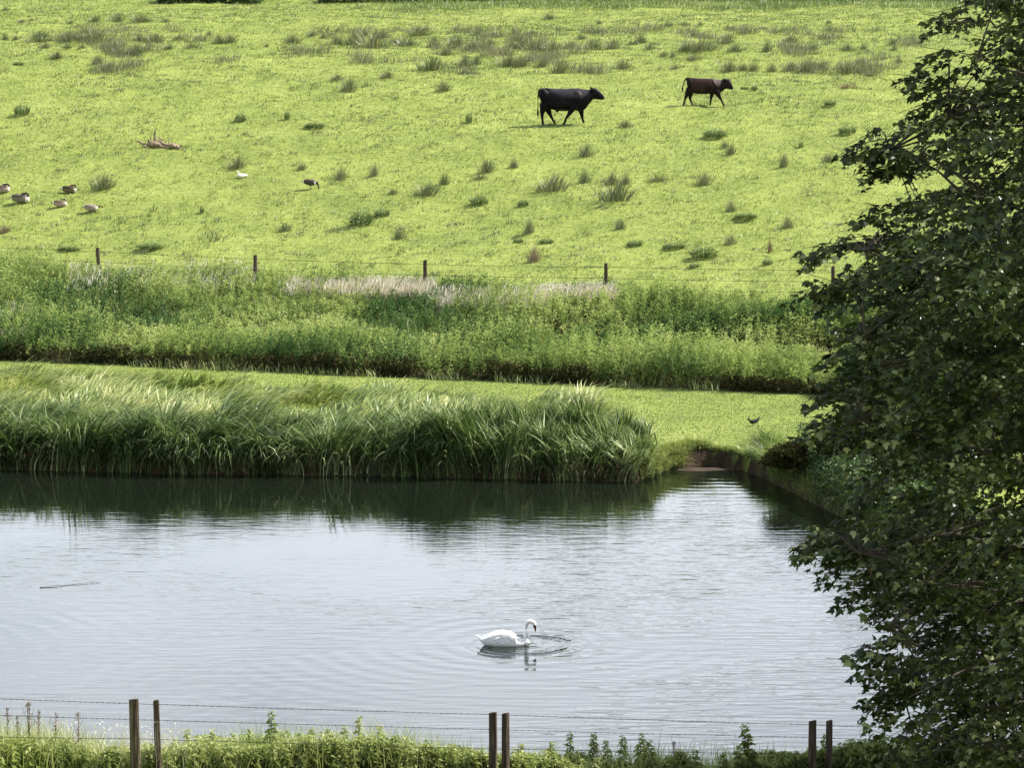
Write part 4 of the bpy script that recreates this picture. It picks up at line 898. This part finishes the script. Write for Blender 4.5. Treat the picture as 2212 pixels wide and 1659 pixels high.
left = A+(A-B_)*1.0+Vector((0, 0, .25)); right = Cc+(Cc-B_)*1.0
def wy(px, py, Y): return at(px, py, Y)
WR = [[(-60, 1508), (290, 1521), (1064, 1545), (1755, 1567), (2400, 1590)],
      [(-60, 1544), (290, 1555.5), (1064, 1577), (1755, 1594.5), (2400, 1618)],
      [(-60, 1592), (290, 1597), (1064, 1619), (1755, 1630), (2400, 1650)]]
WYs = [47.3, 50.0, 53.0, 56.0, 59.0]
for k, w_ in enumerate(WR):
    pts = [tuple(wy(px, py, Yd+.075)-fr.location) for (px, py), Yd in zip(w_, WYs)]
    link('wire', wire_mesh(pts, .0037, k < 3, rw, .004), fr)
# far fence
FP = [(214, 535, 122.5), (551.5, 551, 119.5), (918, 562, 116.5), (1309, 568.5, 114.0), (1800, 575, 111.2), (-140, 520, 125.4)]
f0 = at(918, 562, 116.5); ff = empty('wire_fence', (f0.x, f0.y, G(f0.x, f0.y)))
tag(ff, 'wire fence on thin wooden posts along the foot of the pasture', 'fence')
tp = {}
for k, (px, py, Y) in enumerate(FP):
    t = at(px, py, Y); gz = G(t.x, t.y)
    o = link('post', post_mesh(t.z-gz, .062, 80+k, tilt=(-.05 if k == 0 else 0)), ff); o.location = Vector((t.x, t.y, gz))-ff.location
    tp[k] = t-ff.location
order = [5, 0, 1, 2, 3, 4]
for dz in (.12, .48, .82):
    link('wire', wire_mesh([tuple(tp[k]-Vector((0, .07, dz))) for k in order], .006, False, rw, .02), ff)

# ------------------------------------------------------------------ foreground nettles and weeds
def nettle_leaves(P0, H, r, nl, spread=.16):
    N = len(P0); kk = np.repeat(np.arange(N), nl); t = np.tile(np.linspace(.12, 1.0, nl), N)+r.normal(0, .012, N*nl)
    a = np.tile(np.arange(nl)*2.4, N)+r.uniform(0, 6.28, N)[kk]+r.normal(0, .3, N*nl)
    lean = r.normal(.03, .07, (N, 2)); h = H[kk]
    P = P0[kk]+np.stack([lean[kk, 0]*t*h, lean[kk, 1]*t*h, t*h], -1)
    L = (1.10-.72*t**1.6)*.155*r.uniform(.7, 1.25, len(t))+.02
    D = np.stack([np.cos(a), np.sin(a), r.normal(.15, .3, len(t))], -1)
    return leaves(P, D, L, L*r.uniform(.38, .6, len(t)), np.clip(.28+.5*t+r.normal(0, .15, len(t)), 0, 1), r, droop=.28), lean
def topline(px):   # desired top of the weed mass in the picture
    return np.interp(px, [0, 120, 260, 400, 560, 700, 860, 960, 1060, 1200, 1400, 1600, 1700, 1800, 1900, 2212], [1572, 1585, 1612, 1602, 1592, 1588, 1592, 1615, 1638, 1632, 1625, 1628, 1640, 1625, 1610, 1600])
r = rng(31); N = 4600; x = r.uniform(-11, 11, N); y = np.clip(53+.58*(x+.28), 47, 57.2)+.25+np.abs(r.normal(0, 1, N))*np.where(x < 1, 1.6, 1.0); y = np.minimum(y, 58.0-r.random(N)*.6)
px = CX+x/y*FPX*.995; z = ground(x, y)
ln = topline(np.clip(px, 0, 2212))+14+44*(fnoise(x*1.5, y*.6, 3)-.5)*2+np.abs(r.normal(0, 20, N))
dz_ = -sp*np.ones(N)+((CY-ln)/FPX)*cp; dy_ = cp+((CY-ln)/FPX)*sp
H = CAMZ+dz_/dy_*y-z; H = np.clip(H, .15, 1.15)
# behind and in front of the fence
(lv, ln_) = nettle_leaves(np.stack([x, y, z], -1), H, r, 44)
st = blades(np.stack([x, y, z], -1), H*.95, np.full(N, .009), r.uniform(-3, 3, N), r.uniform(0, .05, N), r.uniform(0, .1, N), 2, r.uniform(.2, .5, N), r=r)
put('nettle_bed', [lv, st], m_nettle, 'mass of green nettles and weeds along the near bank', 'nettles')
r = rng(32); N = 30000; x = r.uniform(-10, 10, N); y = np.clip(53+.58*(x+.28), 47, 57.2)+.2+r.uniform(0, 3, N); px = CX+x/y*FPX; z = ground(x, y)
ln = topline(np.clip(px, 0, 2212))-2+r.normal(0, 16, N)+20*(fnoise(x*2.2, 0*x, 5)-.5); H = CAMZ+(-sp+(CY-ln)/FPX*cp)/(cp+(CY-ln)/FPX*sp)*y-z
k = (H > .2) & (r.random(N) < np.interp(px, [0, 900, 1100, 2212], [1, .8, .25, .3])); x, y, z, H = x[k], y[k], z[k], np.clip(H[k], .2, 1.2); N = len(x)
put('bank_grasses', [blades(np.stack([x, y, z], -1), H*r.uniform(.9, 1.15, N), r.uniform(.006, .012, N), r.uniform(-3.2, 3.2, N), r.uniform(0, .2, N), r.uniform(.2, 1.2, N), 5, r.uniform(.35, 1, N), r=r)],
    m_hay, 'thin pale grasses among the near bank nettles', 'grass')
# single plants that stand clear of the mass
def nettle(px, py, Y, label, seed, wide=1.0):
    r = rng(seed); t = at(px, py, Y); gz = G(t.x, Y); H = t.z-gz
    root = empty('nettle', (t.x, Y, gz)); tag(root, label, 'nettle', 'nettles standing clear of the near bank weeds')
    (V, F, tt), lean = nettle_leaves(np.zeros((1, 3)), np.array([H]), r, int(110*H/.9), )
    V[:, :2] *= wide*.92
    link('foliage', mk('nettle_foliage', V, F, m_nettle, tint=tt), root)
    V[:, 2] += 0; g = Geo(); g.add(*tube([(0, 0, -.05), (lean[0, 0]*H*.5, lean[0, 1]*H*.5, H*.5), (lean[0, 0]*H*.98, lean[0, 1]*H*.98, H*.98)], [.007, .006, .003], 6), .3)
    link('stem', g.mesh('nettle_stem', m_nettle, True), root)
NT = [(581,1541,52.2,'tallest nettle left of the middle posts, reaching the top wire',1.1),(773,1549,53,'tall yellowish nettle spike between left and middle posts',.9),
(543,1577,52.6,'nettle just left of the tallest left nettle',1),(620,1580,52.8,'nettle just right of the tallest left nettle',1),(663,1576,53,'nettle midway between the two tall left spikes',1),(690,1574,52.4,'nettle close left of the tall yellowish spike',1),
(729,1572,53.5,'nettle touching the left side of the yellowish spike',1),(833,1573,53.2,'nettle right of the tall yellowish spike',1),(868,1593,53.6,'short nettle second to the right of the yellowish spike',1),(458,1581,52,'nettle second to the left of the tallest left nettle',1),(490,1584,52.6,'nettle third to the left of the tallest left nettle',1),(385,1580,51.6,'nettle near the thin dark left post',1),
(1228,1588,55,'tallest nettle right of the middle posts',1),(1278,1589,55.2,'nettle right of the tallest one beside the middle posts',1),(1320,1604,55.4,'short nettle in the centre of the right bay',1),(1347,1595,55,'nettle left of its twin in the centre of the right bay',1),(1382,1589,55.3,'pointed nettle, right twin in the centre of the right bay',1),(1404,1601,55,'broad nettle beside the pointed twin',1.2),
(1177,1606,54.5,'small dark nettle left of the tallest right bay nettle',1),(1116,1608,54,'pale nettle against the middle posts on their right',1),(1498,1622,55.4,'low nettle past the middle of the right bay',1),(1562,1628,55.5,'lowest dark nettle in the right bay',1),
(1628,1569,55.6,'tallest blue green nettle just left of the right hand posts',1.15),(1600,1613,55.3,'nettle close left of the tallest blue green one',1),(1690,1625,55.6,'nettle between the tallest blue green one and the right hand posts',1),(1772,1588,56.4,'thin nettle standing between the two right hand posts',.7),(1841,1598,56.3,'nettle right of the right hand posts',1),(1868,1606,56.3,'nettle farthest right under the maple leaves',1),
(1000,1625,53.5,'nettle left of the middle posts',1),(1038,1618,53.4,'nettle touching the middle posts on their left',1)]
for k, (px, py, Y, lb, wd) in enumerate(NT): nettle(px, py, Y, lb, 500+k, wd)
# dry dock stalks at the left
def dock(px, py, Y, label, seed):
    r = rng(seed); t = at(px, py, Y); gz = G(t.x, Y); H = t.z-gz; root = empty('dock_stalk', (t.x, Y, gz)); tag(root, label, 'dock stalk', 'dry stalks at the left of the near bank')
    g = Geo(); bx = r.normal(0, .04); g.add(*tube([(0, 0, -.05), (bx, 0, H*.5), (bx*1.5, 0, H)], [.008, .007, .004], 6), .2)
    for s in range(4):
        z0 = H*(.45+.12*s); a = r.uniform(0, 6.28); g.add(*tube([(bx*z0/H*1.5, 0, z0), (bx+.07*math.cos(a), .07*math.sin(a), z0+.10), (bx+.09*math.cos(a), .09*math.sin(a), z0+.2)], [.004, .003, .002], 5), .2)
    link('stem', g.mesh('dock_stem', m_brown), root)
    n = 110; z_ = H*(1-r.random(n)**1.6*.5); P = np.stack([bx*z_/H*1.5+r.normal(0, .014, n), r.normal(0, .014, n), z_], -1)
    V, F, tt = leaves(P, r.normal(0, 1, (n, 3)), r.uniform(.015, .035, n), r.uniform(.01, .022, n), r.uniform(.0, .8, n), r)
    link('seed_head', mk('dock_seeds', V, F, m_brown, tint=tt), root)
for k, (px, py, lb) in enumerate([(16, 1530, 'dry dock stalk nearest the left edge'), (58, 1519, 'tall slanting dock stalk, left one of the close pair'), (67, 1519, 'tall dock stalk, right one of the close pair'), (80, 1536, 'shorter dock stalk just right of the close pair'), (38, 1549, 'short stalk between the edge stalk and the close pair'), (112, 1541, 'forked dry stalk left of the lone one'), (167, 1541, 'lone dry dock stalk halfway to the left posts'), (1457, 1604, 'dead upright stalk in the right bay')]):
    dock(px, py, 50.4 if px < 1000 else 55.2, lb, 700+k)
# white petalled flowers / pale umbels at the left, part of the mass
r = rng(33); n = 420; px = r.uniform(60, 420, n); py = r.uniform(1560, 1620, n); P = np.array([tuple(at(a, b__, Y)) for a, b__, Y in zip(px, py, r.uniform(50.2, 52.5, n))])
put('pale_blossom', [leaves(P, r.normal(0, 1, (n, 3)), r.uniform(.02, .045, n), r.uniform(.015, .03, n), r.random(n), r),
                     blades(P-np.array([0, 0, .5]), np.full(n, .5), np.full(n, .004), r.uniform(-3, 3, n), np.zeros(n), np.full(n, .05), 2, r.random(n)*.2, r=r)],
    m_seed, 'pale blossom and seed fluff over the weeds at lower left', 'blossom')

# ------------------------------------------------------------------ maple tree on the right
r = rng(40)
SIL = np.array([(-200, 2040), (-60, 2010), (0, 1998), (30, 1975), (70, 1972), (110, 1990), (150, 1985), (190, 1960), (235, 1990), (262, 1965), (300, 1930), (330, 1900), (380, 1930), (400, 1935), (430, 1880), (460, 1840), (500, 1812), (540, 1770), (560, 1725), (600, 1712), (640, 1718), (690, 1745), (740, 1772), (790, 1760),
                (830, 1745), (870, 1730), (900, 1722), (940, 1712), (980, 1700), (1030, 1695), (1080, 1700), (1120, 1712), (1170, 1722), (1200, 1765), (1240, 1800), (1290, 1815), (1330, 1850), (1380, 1880), (1420, 1875), (1470, 1860), (1520, 1868), (1570, 1890), (1620, 1905), (1660, 1920), (1760, 1940)])
TX, TY = 10.6, 49.0; TZ = G(TX, TY)
NA = 5600
Yd = r.uniform(43.5, 54.5, NA); pyA = r.uniform(-260, 1800, NA)
lb = np.interp(pyA, SIL[:, 0], SIL[:, 1])
inset = 3.2*(1-np.sqrt(np.clip(1-((Yd-49)/6.0)**2, 0, 1)))
X0 = (lb+12-CX)/FPX*Yd+inset+.12
u = r.random(NA); X = X0+np.where(u < .62, (u/.62)**1.15*3.2, 3.2+(u-.62)/.38*6)
b_ang = (CY-pyA)/FPX; Z = CAMZ+(-sp+b_ang*cp)/(cp+b_ang*sp)*Yd
gap = fnoise(X*.75+Yd*.3, Z*.9, 88)
gap2 = fnoise(X*1.6+Yd*.9, Z*2.6, 89); k = ((X-X0 < 3.6) | (r.random(NA) < .40)) & (gap > .345) & (gap2 > np.interp(X-X0, [0, .8, 2.5], [.44, .36, .28])) & (Z > ground(X, Yd)+.25); X, Yd, Z = X[k], Yd[k], Z[k]
# named sprays that stick out of the outline
TIP = [(1795, 322, 47), (1812, 330, 47.2), (1835, 345, 47), (1850, 378, 47.1), (1880, 352, 47), (1868, 325, 47.3), (1900, 335, 47), (1945, 172, 48), (1955, 190, 48), (1935, 248, 48), (1948, 262, 47.8), (1965, 235, 48), (1960, 290, 47.8), (1975, 60, 48), (1985, 30, 48), (1972, 100, 48), (1990, 200, 48),
       (1738, 545, 46.5), (1712, 562, 46.6), (1725, 590, 46.4), (1745, 620, 46.5), (1755, 655, 46.6), (1800, 498, 46.7), (1822, 470, 46.8), (1850, 440, 47), (1728, 902, 46), (1720, 870, 46.2), (1722, 925, 46), (1760, 760, 46.3), (1790, 800, 46.3), (1745, 840, 46.3),
       (1700, 1172, 45.5), (1715, 1190, 45.5), (1730, 1165, 45.6), (1740, 1208, 45.5), (1762, 1180, 45.5), (1785, 1205, 45.6), (1790, 1255, 45.5), (1800, 1285, 45.4), (1830, 1232, 45.5), (1835, 1265, 45.5), (1860, 1312, 45.3), (1855, 1255, 45.5), (1880, 1290, 45.4),
       (1822, 1408, 45), (1840, 1420, 45), (1832, 1448, 45), (1850, 1470, 45), (1858, 1500, 45), (1845, 1545, 45), (1868, 1530, 45), (1875, 1440, 45), (1860, 1575, 45), (1890, 1600, 45), (1900, 1640, 45)]
TP = np.array([tuple(at(a+16, b__, Y)) for a, b__, Y in TIP])
AP = np.concatenate([np.stack([X, Yd, Z], -1), TP, TP+r.normal(0, .10, TP.shape)]); NA = len(AP)
ax = np.array([TX, TY]); OUT = AP[:, :2]-ax; OUT = np.concatenate([nrm(OUT), r.normal(-.12, .22, (NA, 1))], 1); OUT += r.normal(0, .25, (NA, 3)); OUT = nrm(OUT)
ntip = len(TP)*2; OUT[-ntip:] = nrm(np.stack([-np.ones(ntip), r.normal(-.1, .3, ntip), r.normal(-.15, .3, ntip)], -1))
NL = 27; kk = np.repeat(np.arange(NA), NL); t = np.tile(np.linspace(0, 1, NL), NA); n = len(kk)
tw = r.uniform(.45, .95, NA); sd = nrm(np.cross(OUT, [0, 0, 1.]))
side = np.where(np.arange(n) % 2 == 0, 1., -1.)*r.uniform(.3, 1.0, n)
P = AP[kk]-OUT[kk]*((1-t)*tw[kk])[:, None]+sd[kk]*side[:, None]*.14+np.stack([0*t, 0*t, -.14*t**2+r.normal(0, .03, n)], -1)
D = OUT[kk]*r.uniform(.2, 1., n)[:, None]+sd[kk]*side[:, None]*1.0+np.stack([r.normal(0, .3, n), r.normal(0, .3, n), r.normal(-.35, .35, n)], -1)
Un = np.stack([r.normal(-.05, .34, n), r.normal(-.16, .34, n), np.ones(n)], -1)
L = r.uniform(.065, .145, n)
tint = np.clip(.42+.45*(r.random(NA)[kk]-.5)+r.normal(0, .17, n)+.45*(r.random(n) < .07), 0, 1)  # a few leaves tinted very pale as painted sun flecks
V, F, tt = lobed(P, D, Un, L, tint)
troot = empty('maple_tree', (TX, TY, TZ)); tag(troot, 'large dark leafy maple tree filling the right side in front of the river', 'tree')
off = np.array([TX, TY, TZ])
link('crown', mk('maple_crown', V-off, F, m_syc, tint=tt), troot)
g = Geo(); hz_ = [0, .6, 2, 4, 6, 8, 10, 12]
g.add(*tube([(0.05*math.sin(h), .06*math.cos(h*.7), h) for h in hz_], [.42, .34, .29, .25, .20, .15, .10, .05], 14))
link('trunk', g.mesh('maple_trunk', m_bark, True), troot)
g = Geo(); limbs = []
for q_ in range(34):
    tgt = AP[int(r.integers(NA))]
    if q_ < 14: tgt = TP[(q_*4+1) % len(TP)]+np.array([.35, r.normal(0, .4), r.normal(0, .2)])
    z1 = tgt[2]-TZ; z0 = max(.8, z1-r.uniform(.6, 4.0)); z0 = min(z0, 11)
    s0 = np.array([0, 0, z0]); e0 = tgt-off-np.array([-.25, 0, 0]); m1 = s0+(e0-s0)*r.uniform(.3, .6)+np.array([0, r.normal(0, .7), r.normal(.3, .6)]); 
    u_ = np.linspace(0, 1, 10)[:, None]; c = (1-u_)**2*s0+2*u_*(1-u_)*m1+u_**2*e0+r.normal(0, .06, (10, 3))*np.minimum(u_*3, 1)
    g.add(*tube(c, np.linspace(.065, .008, 10), 7)); limbs.append(c)
LP = np.concatenate([c[3:] for c in limbs])
for q_ in range(0, NA):
    if q_ % 3 and q_ < NA-ntip: continue
    a_p = AP[q_]-off; dd_ = np.linalg.norm(LP-a_p, axis=1); b_p = LP[int(dd_.argmin())]
    if dd_.min() > 1.0: b_p = a_p-OUT[q_]*.8+np.array([0, 0, -.05])
    mid = (a_p-OUT[q_]*tw[q_]); g.add(*tube([b_p, (b_p+mid)/2+np.array([0, 0, .06]), mid, a_p], [.014, .011, .007, .003], 4, False))
link('branches', g.mesh('maple_branches', m_bark), troot)
# a dark shrub on the right bank behind the maple
def shrub(name, cx, cy, w, h, N, label, seed, mat=m_bush):
    r = rng(seed); gz = G(cx, cy); root = empty(name, (cx, cy, gz)); tag(root, label, 'shrub')
    th = r.uniform(0, 6.28, N); ph_ = np.arccos(r.uniform(-.25, 1, N)); rr = r.uniform(.3, 1, N)**.5*(.45+1.1*fnoise(th*2.4, ph_*3.2, seed))
    P = np.stack([w*rr*np.sin(ph_)*np.cos(th), w*.8*rr*np.sin(ph_)*np.sin(th), np.maximum(.1, h*(.35+.65*rr*np.cos(ph_)))], -1)
    D = P/np.linalg.norm(P, axis=1, keepdims=True)+r.normal(0, .7, (N, 3)); L = r.uniform(.08, .15, N)
    V, F, t = leaves(P, D, L, L*.5, np.clip(r.normal(.45, .22, N), 0, 1), r)
    link('foliage', mk(name+'_foliage', V, F, mat, tint=t), root)
    g = Geo()
    for q in range(12):
        a = r.uniform(0, 6.28); g.add(*tube([(0, 0, -.1), (w*.25*math.cos(a), w*.25*math.sin(a), h*.4), (w*.6*math.cos(a), w*.5*math.sin(a), h*.8)], [.06, .04, .01], 6))
    link('stem', g.mesh(name+'_stems', m_bark), root)
m_dark = foliage('shaded_shrub', [(.022, .025, .010), (.045, .048, .018), (.085, .082, .032)], trans=.25, nscale=.8, nmix=.3, gloss=.0)  # dark olive leaves with the bank's shade put into their colour
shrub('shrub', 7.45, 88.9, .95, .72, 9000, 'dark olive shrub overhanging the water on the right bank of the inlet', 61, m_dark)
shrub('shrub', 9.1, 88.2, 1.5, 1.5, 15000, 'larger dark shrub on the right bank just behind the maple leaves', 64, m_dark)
shrub('shrub', 13.0, 88.0, 2.8, 3.2, 26000, 'largest dark shrub on the right bank hidden behind the maple', 62)
shrub('shrub', 12.0, 101.6, 2.0, 2.4, 22000, 'dark shrub at the right end of the weed belt behind the maple', 63)
# unseen tree added beyond the frame to shade the right end of the near bank
r = rng(90); cx0, cy0 = 12.7, 58.6; gz = G(cx0, 56.6); troot2 = empty('added_shade_tree', (cx0, 56.6, gz)); tag(troot2, 'unseen leafy tree added right of the maple to shade the near bank', 'tree')
N = 60000; th = r.uniform(0, 6.28, N); cph = r.uniform(-1, 1, N); rr = r.random(N)**.4*(.8+.4*fnoise(th*1.3, cph*2.2, 9)); sph = np.sqrt(1-cph**2)
P = np.stack([4.6*rr*sph*np.cos(th), 3.2*rr*sph*np.sin(th)+2, 7.4+5.2*rr*cph], -1)
D = r.normal(0, 1, (N, 3)); L = r.uniform(.12, .22, N)
V, F, t = leaves(P, D, L, L*.7, np.clip(r.normal(.45, .2, N), 0, 1), r); link('crown', mk('added_tree_crown', V, F, m_syc, tint=t), troot2)
g = Geo(); g.add(*tube([(0, 0, -.2), (.1, .6, 3), (0, 1.6, 6), (.1, 2, 10)], [.30, .22, .16, .05], 12)); link('trunk', g.mesh('added_tree_trunk', m_bark, True), troot2)
